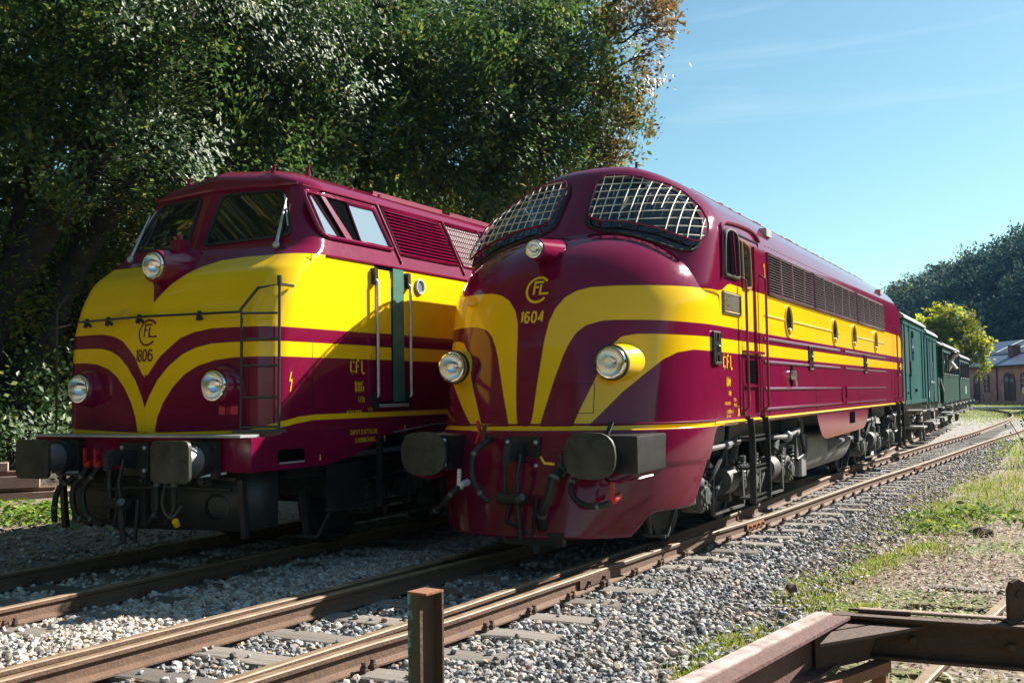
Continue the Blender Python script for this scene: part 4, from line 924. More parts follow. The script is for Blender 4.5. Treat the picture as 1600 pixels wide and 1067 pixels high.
# ================================================================== tracks
def rust(name,col,top=None):
    m,nt,b=newmat(name); co=objco(nt); n=noise(nt,5,6,.7,co); n2=noise(nt,.9,3,.6,co)
    c=ramp(nt,n,[(.25,tuple(v*.6 for v in col)),(.5,col),(.8,(col[0]*1.35,col[1]*1.25,col[2]*1.1))])
    c=mix(nt,ramp(nt,n2,[(.4,(0,0,0)),(.7,(.6,)*3)]),c,(col[0]*1.1,col[1]*1.15,col[2]*1.3)); nt.links.new(c,b.inputs['Base Color']); b.inputs['Roughness'].default_value=.75
    vv=node(nt,'ShaderNodeTexVoronoi'); vv.inputs['Scale'].default_value=38; nt.links.new(co,vv.inputs['Vector']); bump(nt,mix(nt,.5,noise(nt,60,5,.75,co),vv.outputs['Distance']),.8,.006,b); return m
M['railside']=rust('rusty_rail_web',(.125,.068,.040))
M['railhead']=simple('worn_rail_head',(.21,.145,.085),.6,.0,var=.35,vscale=5,dark=(.15,.09,.045))
M['rustdark']=rust('dark_rusty_iron',(.085,.045,.028))
M['rustpink']=rust('faded_rusty_paint',(.125,.062,.050))
PROF=[(-.065,-.15),(.065,-.15),(.065,-.138),(.012,-.118),(.010,-.045),(.034,-.034),(.036,-.008),(.028,0),(-.028,0),(-.036,-.008),(-.034,-.034),(-.010,-.045),(-.012,-.118),(-.065,-.138)]
HEADF={6,7,8}
RAILS={}
def rail(key,pts,label,z=0.,y_from=None,y_to=None,step=.8):
    P=spline([V3(x,y,0)[:2] for x,y in pts],step); P=np.array(P); n=len(P); k=len(PROF)
    T=np.gradient(P,axis=0); T/=np.linalg.norm(T,axis=1)[:,None]; N=np.stack([T[:,1],-T[:,0]],1)
    v=np.array([[(*(P[i]+N[i]*a),z+b) for a,b in PROF] for i in range(n)]).reshape(-1,3)
    f=[];mi=[]
    for i in range(n-1):
        for j in range(k): f.append((i*k+j,i*k+(j+1)%k,(i+1)*k+(j+1)%k,(i+1)*k+j)); mi.append(1 if j in HEADF else 0)
    o=fastmesh('rail',v,np.array(f),[M['railside'],M['railhead']],mi=np.array(mi))
    tag(o,label,'rail'); RAILS[key]=(P,o)
    mb=MB(); mb.add(v[:k],[tuple(range(k))]); mb.add(v[-k:],[tuple(range(k-1,-1,-1))]); mb.build('rail_end',M['railside'],o,smooth=0)
    return o
def rx(key,y): P=RAILS[key][0]; return float(np.interp(y,P[:,1],P[:,0]))
rail('SL',[(-1.34,-9.5),(-1.13,-4.4),(-.98,-2.2),(-.87,-.4),(-.77,3),(-.75,8),(-.75,17),(-.87,24),(-1.2,34),(-2.1,57),(-4,80)],'outer rail of the turnout on the side of the blunt locomotive')
rail('BL',[(-1.13,-9.5),(-.93,-4.5),(-.81,-2.4),(-.66,-.3),(-.34,3),(.08,7),(.42,10.5),(.66,13),(.80,15.5),(.98,18.5),(1.34,24.9),(1.81,32.6),(2.15,42.4),(2.32,50),(2.15,58),(1.2,68),(-2,82)],'brown rail running from the turnout blades to the far curve beyond the train')
rail('AR',[(.02,-9.5),(.31,-3.9),(.47,-1.6),(.56,.5),(.64,2.2),(.71,4),(.745,8),(.745,13),(.72,16),(.64,18.6),(.40,24.7),(.10,34),(-.73,57),(-2.6,80)],'rail under the sunlit wheels of the rounded locomotive')
rail('SR',[(.09,-9.5),(.43,-3.9),(.61,-2.4),(.72,-1.0),(.94,2.5),(1.19,5.05),(1.42,8.6),(1.60,11.3),(1.95,15.5),(2.26,20),(2.66,26),(3.38,35.2),(4.2,47),(4.9,60),(5.2,72)],'rusty brown rail passing just behind the steel post and sweeping off beside the gravel')
rail('CR',[(-2.80,-10),(-2.82,0),(-2.82,20),(-3.0,40)],'rail running under the near wheels of the blunt-fronted locomotive')
rail('CL',[(-4.28,-10),(-4.29,0),(-4.29,20),(-4.47,40)],'far rail of the track carrying the blunt-fronted locomotive',step=2)
rail('DR',[(3.62,-5.2),(3.80,-3),(4.12,-.3),(4.36,1.6)],'short rusty siding rail passing beneath the steel buffer beam')
mb=MB()
for key,y0,col in (('AR',3.2,0),('SR',6.3,0),('SR',1.3,0)):
    pass
def fishplate(key,y,side=1,bolts=4):
    P,o=RAILS[key]; x=rx(key,y); x2=rx(key,y+.6); mb=MB()
    a=V3(x+side*.028,y,-.075); b=V3(x2+side*.028,y+.6,-.075); mb.obox(a,b,.02,.075)
    for k in range(bolts):
        p=a+(b-a)*(k+.5)/bolts; mb.cyl(p,p+V3(side*.045,0,0),.02,n=6)
    return mb.build('fishplate',M['rustdark'] if bolts<3 else M['orange'],o)
M['orange']=rust('fresh_orange_rust',(.24,.10,.045))
fishplate('SR',4.2); fishplate('AR',2.0); fishplate('SR',-.1,1,2); fishplate('BL',12.2); fishplate('SR',14.5)
# sleepers
def woodmat(name,col):
    m,nt,b=newmat(name); tc=objco(nt); mp=node(nt,'ShaderNodeMapping'); mp.inputs['Scale'].default_value=(2.5,30,8); nt.links.new(tc,mp.inputs[0])
    oi=node(nt,'ShaderNodeObjectInfo'); 
    n=noise(nt,1,6,.7,mp.outputs[0],.3); c=ramp(nt,n,[(.25,tuple(v*.35 for v in col)),(.45,tuple(v*.8 for v in col)),(.75,tuple(v*1.25 for v in col))])
    c2=mix(nt,ramp(nt,oi.outputs['Random'],[(0,(0,0,0)),(1,(.85,)*3)]),c,tuple(v*.36 for v in col)); nt.links.new(c2,b.inputs['Base Color']); b.inputs['Roughness'].default_value=.85
    bump(nt,n,.9,.015,b); return m
M['sleeper']=woodmat('weathered_sleeper_wood',(.27,.235,.20))
SV=[]
def sleepermesh(seed):
    rg=random.Random(seed); mb=MB(); xs=np.linspace(-.5,.5,9); rows=[]
    for x in xs:
        e=.012*rg.uniform(-1,1); s=rg.uniform(-.006,.006)
        rows.append([(x,-.125+e,-.15),(x,-.125+e,-.008),(x,-.105+e,0+s),(x,.0,.004+s),(x,.105+e,0+s),(x,.125+e,-.008),(x,.125+e,-.15)])
    mb.grid(rows); mb.add(rows[0],[tuple(range(7))]); mb.add(rows[-1],[tuple(range(6,-1,-1))])
    me=bpy.data.meshes.new('sleeper'); me.from_pydata(mb.v,[],mb.f); me.materials.append(M['sleeper']); return me
SV=[sleepermesh(k) for k in range(5)]
fm=MB(); fm.box(-.10,.10,-.085,.085,0,.014)
for s in (-1,1):
    for yy in (-.05,.045): fm.lathe((s*.095,yy,.012),(0,0,1),[(0,.026),(.012,.028),(.024,.024),(.03,.026),(.034,.018),(.058,.018),(.06,.008)],7)
    fm.tube([(s*.10,-.06,.02),(s*.118,-.065,.05),(s*.118,-.03,.062),(s*.10,-.02,.03)],.008,5)
FM=bpy.data.meshes.new('rail_fastening'); FM.from_pydata(fm.v,[],fm.f); FM.materials.append(M['rustdark'])
SLP=[]
def sleeper(x0,x1,y,z,rails,label,group,rot=0.,fast=True):
    o=bpy.data.objects.new('sleeper',random.choice(SV)); COL.objects.link(o); o.location=((x0+x1)/2,y,z); o.scale=(x1-x0,1,1); o.rotation_euler=(0,0,rot)
    tag(o,label,'sleeper',group); SLP.append((x0,x1,y))
    if fast:
        for k in rails:
            c=bpy.data.objects.new('rail_fastening',FM); COL.objects.link(c); c.parent=o; c.location=((rx(k,y)-(x0+x1)/2)/(x1-x0),0,.002); c.scale=(1/(x1-x0),1,1)
g1='sleepers of the turnout'; l1='weathered grey wooden sleeper bolted under the rails of the turnout track'
y=-6.2
while y<13:
    j=random.uniform(-.05,.05); sleeper(rx('SL',y)-.52+j,rx('SR',y)+.62+random.uniform(-.12,.12),y+random.uniform(-.03,.03),-.150,('SL','SR'),l1,g1,random.uniform(-.02,.02)); y+=.645
while y<46:
    sleeper(rx('BL',y)-.45,rx('SR',y)+.5,y,-.150,('BL','SR'),l1,g1,random.uniform(-.03,.03),y<34)
    if y<38 and y>17: sleeper(rx('SL',y)-.5,rx('AR',y)+.45,y+.3,-.152,('SL','AR'),'grey wooden sleeper under the track of the green train','sleepers of the train track',random.uniform(-.02,.02),False)
    y+=.66
y=-6.5
while y<2.5:
    sleeper(-4.28-.55,-2.80+.55+random.uniform(-.1,.1),y,-.150,('CR','CL'),'dark wooden sleeper under the track of the blunt-fronted locomotive','sleepers of the shaded track',random.uniform(-.03,.03)); y+=.68
for k,(x,y,a,l,lb) in enumerate(((3.80,.15,.10,.62,'small mossy timber lying on the ground just beyond the buffer beam'),(3.88,.95,.0,.6,'grey timber half hidden in dead leaves beyond the mossy one'),(3.62,-1.98,.0,.75,'mossy sleeper piece in the gap below the buffer beam'))):
    o=bpy.data.objects.new('timber',sleepermesh(20+k)); COL.objects.link(o); o.location=(x,y,-.055); o.scale=(l,.6,1); o.rotation_euler=(0,0,a); tag(o,lb,'timber')
    if k!=1: o.data.materials.clear(); o.data.materials.append(M.setdefault('mossy',simple('mossy_wood',(.16,.15,.05),.9,var=.5,vscale=6,bumpd=.01)))
# stacked rusty rails and beams by the trees
M['palerust']=rust('pale_rust',(.36,.24,.20))
stk=thing('rail_stack','stack of rusty rails and beams behind the weeds below the bank','rail stack',(-12.9,1.7,0),R(50))
for k,(dy,z,w_,h_,c) in enumerate(((0,.0,.5,.16,'rustpink'),(.05,.18,.4,.05,'railside'),(0,.24,.4,.20,'rustpink'),(.06,.46,.3,.06,'railside'),(.02,.53,.3,.14,'rustpink'),(-.8,.02,.2,.1,'railside'))):
    mb=MB(); mb.box(-7,3.2-k*.25,dy-w_/2,dy+w_/2,z-.1,z-.1+h_); mb.build('stacked_beam',M['palerust'] if c=='rustpink' else M[c],stk)
# ================================================================== ground
def hill_left(x,y):
    d=np.maximum(0,-x-13.5); return 12*(1-np.exp(-d*.075))*np.clip((260-y)/120,0,1)
def ground_z(x,y):
    z=np.full(np.shape(x),-.20); z=np.where(x>2.2,-.20+.12*np.clip((x-2.2)/1.2,0,1),z)
    z=np.where((x<-1.5)&(x>-2.4),-.19,z); z=np.where(x<-5.2,-.20+.15*np.clip((-5.2-x)/2,0,1),z)
    return z+hill_left(x,y)
gx_=np.concatenate([np.linspace(-420,-60,12),np.linspace(-50,-14,13),np.linspace(-13.5,8,87),np.linspace(9,60,14),np.linspace(80,420,8)])
gy_=np.concatenate([np.linspace(-90,-12,10),np.linspace(-11,24,71),np.linspace(25,120,32),np.linspace(140,900,14)])
GX,GY=np.meshgrid(gx_,gy_); GZ=ground_z(GX,GY)+RNG.normal(0,.012,GX.shape)*(np.abs(GX)<14)
v=np.stack([GX,GY,GZ],-1).reshape(-1,3); nx=len(gx_); j,i=np.meshgrid(np.arange(len(gy_)-1),np.arange(nx-1),indexing='ij')
f=np.stack([j*nx+i,j*nx+i+1,(j+1)*nx+i+1,(j+1)*nx+i],-1).reshape(-1,4)
def groundmat():
    m,nt,b=newmat('ballast_and_soil'); co=objco(nt); sp=node(nt,'ShaderNodeSeparateXYZ'); nt.links.new(co,sp.inputs[0])
    vo=node(nt,'ShaderNodeTexVoronoi'); vo.inputs['Scale'].default_value=17; nt.links.new(co,vo.inputs['Vector'])
    sep=node(nt,'ShaderNodeSeparateColor'); nt.links.new(vo.outputs['Color'],sep.inputs[0])
    stone=ramp(nt,sep.outputs[0],[(0,(.085,.075,.065)),(.4,(.20,.185,.17)),(.75,(.33,.31,.29)),(1,(.42,.36,.31))])
    n=noise(nt,.8,6,.7,co); n3=noise(nt,9,5,.75,co)
    soil=ramp(nt,n3,[(.25,(.07,.05,.035)),(.5,(.20,.15,.11)),(.75,(.36,.29,.23))])
    grass=ramp(nt,noise(nt,5,4,.7,co),[(.3,(.055,.085,.014)),(.7,(.17,.20,.035))])
    # soil to the right of the track and under the trees, patches of grass on it
    ax=node(nt,'ShaderNodeMath',operation='ADD'); nt.links.new(sp.outputs['X'],ax.inputs[0]); nz=node(nt,'ShaderNodeMath',operation='MULTIPLY_ADD'); nt.links.new(n,nz.inputs[0]); nz.inputs[1].default_value=2.4; nz.inputs[2].default_value=-1.2; nt.links.new(nz.outputs[0],ax.inputs[1])
    ys=node(nt,'ShaderNodeMath',operation='MULTIPLY_ADD'); nt.links.new(sp.outputs['Y'],ys.inputs[0]); ys.inputs[1].default_value=-.055; nt.links.new(ax.outputs[0],ys.inputs[2])
    mr=node(nt,'ShaderNodeMapRange'); mr.inputs[1].default_value=2.0; mr.inputs[2].default_value=2.9; nt.links.new(ys.outputs[0],mr.inputs[0])
    ml=node(nt,'ShaderNodeMapRange'); ml.inputs[1].default_value=-4.5; ml.inputs[2].default_value=-5.2; nt.links.new(ax.outputs[0],ml.inputs[0])
    gp=node(nt,'ShaderNodeMapRange'); gp.inputs[1].default_value=.50; gp.inputs[2].default_value=.58; nt.links.new(noise(nt,.45,5,.6,co),gp.inputs[0])
    far=node(nt,'ShaderNodeMapRange'); far.inputs[1].default_value=50; far.inputs[2].default_value=70; nt.links.new(sp.outputs['Y'],far.inputs[0])
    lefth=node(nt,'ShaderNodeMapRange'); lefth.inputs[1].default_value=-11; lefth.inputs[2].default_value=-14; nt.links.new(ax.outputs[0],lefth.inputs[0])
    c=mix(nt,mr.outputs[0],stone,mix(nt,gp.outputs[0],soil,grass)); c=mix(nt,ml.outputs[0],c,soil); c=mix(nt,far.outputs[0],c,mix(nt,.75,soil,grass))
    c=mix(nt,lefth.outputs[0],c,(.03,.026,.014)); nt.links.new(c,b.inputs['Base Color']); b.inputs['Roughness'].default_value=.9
    h=mix(nt,.35,vo.outputs['Distance'],n3); bump(nt,h,.9,.03,b); return m
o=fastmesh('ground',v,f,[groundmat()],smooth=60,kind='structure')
# loose stones
def island_ramp(name,stops,rough=.8,trans=0.,spec=.5,stain=None):
    m,nt,b=newmat(name); g=node(nt,'ShaderNodeNewGeometry'); c=ramp(nt,g.outputs['Random Per Island'],stops)
    if stain: co=objco(nt); c=mix(nt,ramp(nt,noise(nt,1.3,5,.7,co),[(.42,(0,0,0)),(.68,(.6,)*3)]),c,stain); c=mix(nt,ramp(nt,noise(nt,45,3,.7,co),[(.5,(0,0,0)),(.8,(.35,)*3)]),c,(.14,.12,.10))
    nt.links.new(c,b.inputs['Base Color'])
    b.inputs['Roughness'].default_value=rough; b.inputs['Specular IOR Level'].default_value=spec
    if trans:
        t=node(nt,'ShaderNodeBsdfTranslucent'); hs=node(nt,'ShaderNodeHueSaturation'); hs.inputs['Value'].default_value=1.6; hs.inputs['Hue'].default_value=.485; nt.links.new(c,hs.inputs['Color']); nt.links.new(hs.outputs[0],t.inputs[0])
        ms=node(nt,'ShaderNodeMixShader'); ms.inputs[0].default_value=trans; nt.links.new(b.outputs[0],ms.inputs[1]); nt.links.new(t.outputs[0],ms.inputs[2]); nt.links.new(ms.outputs[0],nt.nodes['Material Output'].inputs[0])
    return m
t=(1+5**.5)/2
ICO=np.array([(-1,t,0),(1,t,0),(-1,-t,0),(1,-t,0),(0,-1,t),(0,1,t),(0,-1,-t),(0,1,-t),(t,0,-1),(t,0,1),(-t,0,-1),(-t,0,1)])/1.9
ICF=np.array([(0,11,5),(0,5,1),(0,1,7),(0,7,10),(0,10,11),(1,5,9),(5,11,4),(11,10,2),(10,7,6),(7,1,8),(3,9,4),(3,4,2),(3,2,6),(3,6,8),(3,8,9),(4,9,5),(2,4,11),(6,2,10),(8,6,7),(9,8,1)])
def randrot(n):
    q=RNG.normal(size=(n,4)); q/=np.linalg.norm(q,axis=1)[:,None]; w,x,y,z=q.T
    return np.stack([np.stack([1-2*(y*y+z*z),2*(x*y-z*w),2*(x*z+y*w)],-1),np.stack([2*(x*y+z*w),1-2*(x*x+z*z),2*(y*z-x*w)],-1),np.stack([2*(x*z-y*w),2*(y*z+x*w),1-2*(x*x+y*y)],-1)],1)
def stones(name,xy,z,r,mat):
    n=len(xy); V=ICO[None]*(1+RNG.uniform(-.28,.22,(n,12,1)))*RNG.uniform(.65,1.25,(n,1,3))*r[:,None,None]
    V=np.einsum('nij,nkj->nki',randrot(n),V); V[...,2]*=.8; V+=np.concatenate([xy,z[:,None]],1)[:,None]
    F=(ICF[None]+12*np.arange(n)[:,None,None]).reshape(-1,3); o=fastmesh(name,V.reshape(-1,3),F,[mat],kind='stuff'); return o
def keep(xy,pad=.05):
    k=np.ones(len(xy),bool)
    for key,(P,o) in RAILS.items():
        k&=np.abs(xy[:,0]-np.interp(xy[:,1],P[:,1],P[:,0]))>.075
    on=np.zeros(len(xy),bool)
    for x0,x1,y in SLP: on|=(np.abs(xy[:,1]-y)<.125)&(xy[:,0]>x0-.02)&(xy[:,0]<x1+.02)
    return k&(~on|(RNG.random(len(xy))<.06)),on
def cloud(x0,x1,y0,y1,n): return np.stack([RNG.uniform(x0,x1,n),RNG.uniform(y0,y1,n)],1)
M['stoneR']=island_ramp('grey_ballast_stone',[(0,(.06,.065,.075)),(.3,(.16,.17,.185)),(.6,(.32,.325,.33)),(.84,(.52,.50,.47)),(.92,(.40,.27,.20)),(1,(.62,.60,.57))],stain=(.20,.155,.115))
M['stoneL']=island_ramp('pale_ballast_stone',[(0,(.13,.125,.12)),(.3,(.33,.31,.29)),(.7,(.52,.485,.45)),(.92,(.66,.61,.56)),(.96,(.38,.24,.15)),(1,(.65,.6,.55))],stain=(.40,.32,.25))
def lay(name,xy,mat,r0,r1,lab):
    k,on=keep(xy); xy=xy[k]; on=on[k]; r=RNG.uniform(r0,r1,len(xy)); z=ground_z(xy[:,0],xy[:,1])+RNG.uniform(.0,.045,len(xy))
    z=np.where(on,-.150+r*.5,z); o=stones(name,xy,z,r,mat); o['label']=lab; return o
xy=np.concatenate([cloud(-1.5,2.9,-6.5,3,21000),cloud(.8,3.0,3,12,6500),cloud(1.0,3.4,12,28,5000),cloud(1.0,2.8,-4.5,2,5000)])
p=1-np.clip((xy[:,0]-2.0-.05*xy[:,1])/1.1,0,1); xy=xy[RNG.random(len(xy))<p]
lay('gravel',xy,M['stoneR'],.018,.035,'grey crushed stone between and beside the rails of the turnout')
xy=np.concatenate([cloud(-5.0,-1.0,-6.5,1.5,17000),cloud(-2.8,-.9,-3.5,1.5,6000)])
xy=xy[~((xy[:,0]>-4.2)&(xy[:,0]<-2.9)&(RNG.random(len(xy))<.55))]
lay('pale_gravel',xy,M['stoneL'],.019,.038,'pale crushed stone between the two locomotive tracks')
for x,y,r,lb in ((3.75,4.5,.16,'brown rough stone lying by the broad-leaved weeds'),(2.55,.35,.075,'dark pointed stone standing beside the grass tuft')):
    o=stones('boulder',np.array([[x,y]]),np.array([-.05]),np.array([r]),simple('boulder_stone',(.11,.075,.055),.9,var=.4,vscale=10,bumpd=.01)); del o['kind']; tag(o,lb,'stone')
xy=cloud(-8.5,-4.6,-6,3,2600); k,on=keep(xy); xy=xy[k]; o=stones('gravel',xy,ground_z(xy[:,0],xy[:,1])+RNG.uniform(0,.02,len(xy)),RNG.uniform(.012,.035,len(xy)),M['stoneR']); o['label']='thin scatter of stones on the dark soil by the shaded locomotive front'
# grass, weeds, dead leaves
def blades(name,xy,hgt,mat,lab,wid=.006,lean=.5):
    n=len(xy); z=ground_z(xy[:,0],xy[:,1])+.01; a=RNG.uniform(0,2*np.pi,n); h=hgt*RNG.uniform(.5,1.3,n); l=RNG.uniform(.1,lean,n)*h; b=RNG.uniform(0,2*np.pi,n)
    base=np.concatenate([xy,z[:,None]],1); s=np.stack([np.cos(a),np.sin(a),np.zeros(n)],1)*wid; L=np.stack([np.cos(b)*l,np.sin(b)*l,h],1)
    V=np.stack([base-s,base+s,base+L*.55+s*.7-[0,0,0],base+L*[1.25,1.25,1],base+L*.55-s*.7],1); V[:,[2,4],:2]-=(L[:,None,:2]*.2)
    F=np.array([[0,1,2,4],[4,2,3,3]])
    idx=5*np.arange(n)[:,None]; T=np.concatenate([idx+np.array([[0,1,2]]),idx+np.array([[0,2,4]]),idx+np.array([[4,2,3]])],0)
    o=fastmesh(name,V.reshape(-1,3),T,[mat],kind='stuff'); o['label']=lab; return o
M['grass']=island_ramp('grass_blade',[(0,(.08,.15,.014)),(.5,(.16,.24,.025)),(.8,(.26,.28,.05)),(1,(.42,.36,.16))],.6,.4,.2)
GP=[(2.5,1.1,.30),(2.8,1.7,.35),(2.45,-1.5,.22),(2.55,-2.1,.22),(3.2,5.5,.6),(3.5,7.1,.8),(3.9,9.0,1.0),(3.9,12,1.0),(4.2,20,1.6),(3.3,3.2,.35),(3.2,-.3,.2),(4.3,16,1.3),(2.5,.6,.2),(2.6,-1.2,.3),(2.3,9.5,.3),(2.9,7.7,.5),(3.0,2.4,.35),(4.8,26,2.0),(5.2,34,2.5),(2.75,.2,.3),(3.3,10.5,.7)]
xy=np.concatenate([RNG.normal((x,y),(s*.42,s*.8),(int(300+900*s),2)) for x,y,s in GP]); xy=xy[xy[:,0]>1.9+.05*np.maximum(xy[:,1],0)]
blades('grass',xy,.052,M['grass'],'short bright green grass tufts on the stony ground beside the track')
xy=np.concatenate([RNG.normal((4.9,22),(.9,6),(3500,2)),RNG.normal((2.0,62),(3.5,9),(5000,2)),RNG.normal((3.5,95),(5,7),(5000,2))]); blades('grass',xy,.14,M['grass'],'brighter long grass along the curved track further back',.012)
def flakes(xy,z,size,up,toward=(0,0,1)):
    """leaf-shaped faces; up: 1 flat, 0 any way"""
    n=len(xy); nrm=RNG.normal(size=(n,3)); nrm/=np.linalg.norm(nrm,axis=1)[:,None]; nrm[:,2]=np.abs(nrm[:,2]); nrm=nrm*(1-up)+np.asarray(toward,float)*up; nrm/=np.linalg.norm(nrm,axis=1)[:,None]
    r=RNG.normal(size=(n,3)); u=np.cross(nrm,r); u/=np.linalg.norm(u,axis=1)[:,None]; w=np.cross(nrm,u); s=(size*RNG.uniform(.6,1.35,n))[:,None]
    c=np.concatenate([xy,z[:,None]],1); return np.stack([c-u*s,c-w*s*.55+nrm*s*.12,c+u*s,c+w*s*.55+nrm*s*.12],1)
def leafmesh(name,V,mat,parent=None,kind=None):
    n=len(V); return fastmesh(name,V.reshape(-1,3),np.arange(4*n).reshape(n,4),[mat] if not isinstance(mat,list) else mat,parent,kind=kind)
xy=cloud(-9,-4.6,-5,4,3800); o=leafmesh('leaf_litter',flakes(xy,ground_z(xy[:,0],xy[:,1])+RNG.uniform(.005,.04,len(xy)),.03,.6),island_ramp('bank_leaf',[(0,(.06,.035,.02)),(.6,(.18,.11,.07)),(1,(.36,.27,.18))],.8),kind='stuff'); o['label']='dead leaves on the shaded ground below the wooded bank'
xy=cloud(2.2,6,-4,14,4200); blades('dry_grass',xy,.11,island_ramp('straw',[(0,(.30,.24,.14)),(1,(.50,.43,.29))],.7,.2),'dry straw stalks scattered over the dead leaves',.004,1.6)
xy=np.concatenate([cloud(2.3,6.5,-5,9,9000),RNG.normal((3.6,1.2),(.8,2.2),(5000,2))]); xy=xy[xy[:,0]>2.1+.05*np.maximum(xy[:,1],0)+RNG.normal(0,.25,len(xy))]
o=leafmesh('leaf_litter',flakes(xy,ground_z(xy[:,0],xy[:,1])+RNG.uniform(.005,.04,len(xy)),.022,.6),island_ramp('dead_leaf',[(0,(.10,.05,.03)),(.4,(.24,.15,.10)),(.75,(.40,.30,.22)),(1,(.52,.44,.36))],.7),kind='stuff'); o['label']='dead brown leaves and chips on the ground around the buffer beam'
xy=np.concatenate([cloud(-2.8,1.2,-5,0,900),RNG.normal((-2.6,-3),(.5,1.2),(260,2))]); k,on=keep(xy); xy=xy[k]
o=leafmesh('fallen_leaves',flakes(xy,ground_z(xy[:,0],xy[:,1])+.055,.022,.7),island_ramp('fallen_leaf',[(0,(.25,.10,.03)),(.6,(.45,.28,.14)),(1,(.55,.42,.25))],.7),kind='stuff'); o['label']='few fallen tan leaves caught among the pale stones between the rails'
M['weed']=island_ramp('weed_leaf',[(0,(.05,.12,.015)),(.6,(.13,.23,.03)),(1,(.26,.31,.06))],.7,.35,.2)
def weedpatch(x,y,r,n,lab,hmax=.25,size=.05,name='weeds'):
    k=RNG.normal((x,y),r,(n,2)); d=np.hypot(k[:,0]-x,k[:,1]-y)/r; z=ground_z(k[:,0],k[:,1])+RNG.uniform(.02,1,n)*hmax*np.clip(1.2-d*.5,.2,1)
    o=leafmesh(name,flakes(k,z,size,.45),M['weed'],kind='stuff'); o['label']=lab; return o
weedpatch(3.25,4.7,.28,260,'low broad-leaved weeds beside the brown stone',.14,.04); weedpatch(3.0,5.9,.35,260,'leafy weed patch at the edge of the grey ballast',.14,.04)
weedpatch(3.6,6.3,.4,320,'taller weed patch in front of the long grass',.22,.05); weedpatch(2.55,3.3,.15,60,'small weed sprouting alone from the grey ballast',.08,.03)
for k,(x,y,r,n,lb) in enumerate(((-7.9,1.5,.45,420,'sunlit light green weeds beside the dark side of the blunt locomotive'),(-8.9,1.2,.5,520,'bushy sunlit weeds at the foot of the rusty rail stack'),(-8.6,2.6,.5,480,'pale green weeds growing up against the stacked rails'),(-10.4,1.8,.6,420,'weeds below the rusty beams, farthest from the blunt locomotive'))): weedpatch(x,y,r,n,lb,.26,.055)
xy=np.concatenate([cloud(1.9,4.8,-4,9,1500),cloud(2.4,5.2,5,18,1700)]); xy=xy[xy[:,0]>1.8+.05*np.maximum(xy[:,1],0)+RNG.normal(0,.3,len(xy))]
o=leafmesh('ground_cover',flakes(xy,ground_z(xy[:,0],xy[:,1])+RNG.uniform(.01,.05,len(xy)),.018,.6),M['weed'],kind='stuff'); o['label']='tiny green leaves sprinkled over the stony verge'
# dry seed-head bush by the track
mb=MB(); rg=random.Random(3)
for k in range(26):
    a=rg.uniform(0,6.28); d=rg.uniform(.1,.5); p0=V3(4.15+rg.uniform(-.15,.15),15.9+rg.uniform(-.2,.2),-.1); p2=p0+V3(d*math.cos(a),d*math.sin(a),rg.uniform(.7,1.35)); mb.tube([p0,(p0+p2)/2+V3(0,0,.15),p2],.008,4)
    for q in range(3): mb.sphere(p2-V3(rg.uniform(-.1,.1),rg.uniform(-.1,.1),rg.uniform(0,.3)),.022,5,4)
tag(mb.build('dry_shrub',simple('dry_brown_stem',(.10,.055,.03),.8)),'dry brown seed-head shrub standing in the grass by the curving rails','shrub')
# ================================================================== foreground ironwork
fr=thing('buffer_stop_frame','rusty steel channel frame standing across the end of the short siding','buffer stop',(3.6,-3.27,.52))
def channel(mb,a,b,h,fl,side,t=.014):
    a=np.asarray(a,float);b=np.asarray(b,float); d=unit(b-a); u=np.cross(d,V3(0,0,1))*side
    mb.obox(a-V3(0,0,h/2),b-V3(0,0,h/2),t,h)
    for z in (-t/2,-h+t/2): mb.obox(a+u*fl/2+V3(0,0,z),b+u*fl/2+V3(0,0,z),fl,t*1.05)
mb=MB(); channel(mb,(0,0,0),(-.42,-2.75,0),.20,.085,-1); mb.build('side_channel',M['rustpink'],fr)
mb=MB(); channel(mb,(-.02,.02,.003),(2.6,.20,.003),.20,.08,1); mb.build('cross_beam',M['rustdark'],fr)
mb=MB(); mb.prism([(.03,-.55,-.03),(.03,-.02,-.03),(.40,.0,-.03)],(0,0,-.014)); mb.prism([(-.04,-.36,-.20),(-.04,-.36,-.03),(.20,-.01,-.03),(.14,-.05,-.20)],(.012,-.01,0)); mb.build('gusset_plate',M['rustdark'],fr)
mb=MB(); mb.obox((.0,-.62,-.2255),(.22,-.02,-.2255),.07,.05); mb.obox((.2,-.06,-.25),(.2,-.06,-.75),.06,.06,(1,0,0)); mb.build('support_bracket',M['orange'],fr)
for a,b,c in ((-.36,-2.4,.08),(1.9,.15,.1)): mb=MB(); mb.obox((a,b,-.2005),(a,b,-.75),c,c,(1,0,0)); mb.build('leg',M['rustdark'],fr)
mb=MB(); mb.obox((-.005-.0425,-.05,.004),(-.425-.0425,-2.74,.004),.082,.008); mb.build('worn_sunlit_flange',simple('worn_sunlit_pink_steel',(.44,.37,.34),.6,var=.35,vscale=9,dark=(.20,.125,.10)),fr)  # worn top flange, its sunlit paleness also put into the colour
for k in range(5):
    mb=MB(); x=.35+.42*k; mb.lathe((x,.0+.027*k,-.10),(.07,-1,0),[(-.02,.020),(.012,.020),(.018,.012)],6); mb.build('bolt',M['rustdark'],fr)
mb=MB(); mb.tube([(.10,.03,.012),(.34,.045,.014)],.010,6); mb.obox((.05,.05,.012),(2.5,.21,.012),.02,.012); mb.build('weld_strip',M['rustpink'],fr)
mb=MB(); pr=[(-.045,0),(.045,0),(.045,.13),(.03,.17),(0,.185),(-.03,.17),(-.045,.13)]
mb.prism([(a,-.02,b) for a,b in pr],(0,.04,0)); mb.box(-.07,.07,-.05,.05,-.012,.0); mb.cyl((0,-.03,.12),(0,.06,.12),.018,n=8)
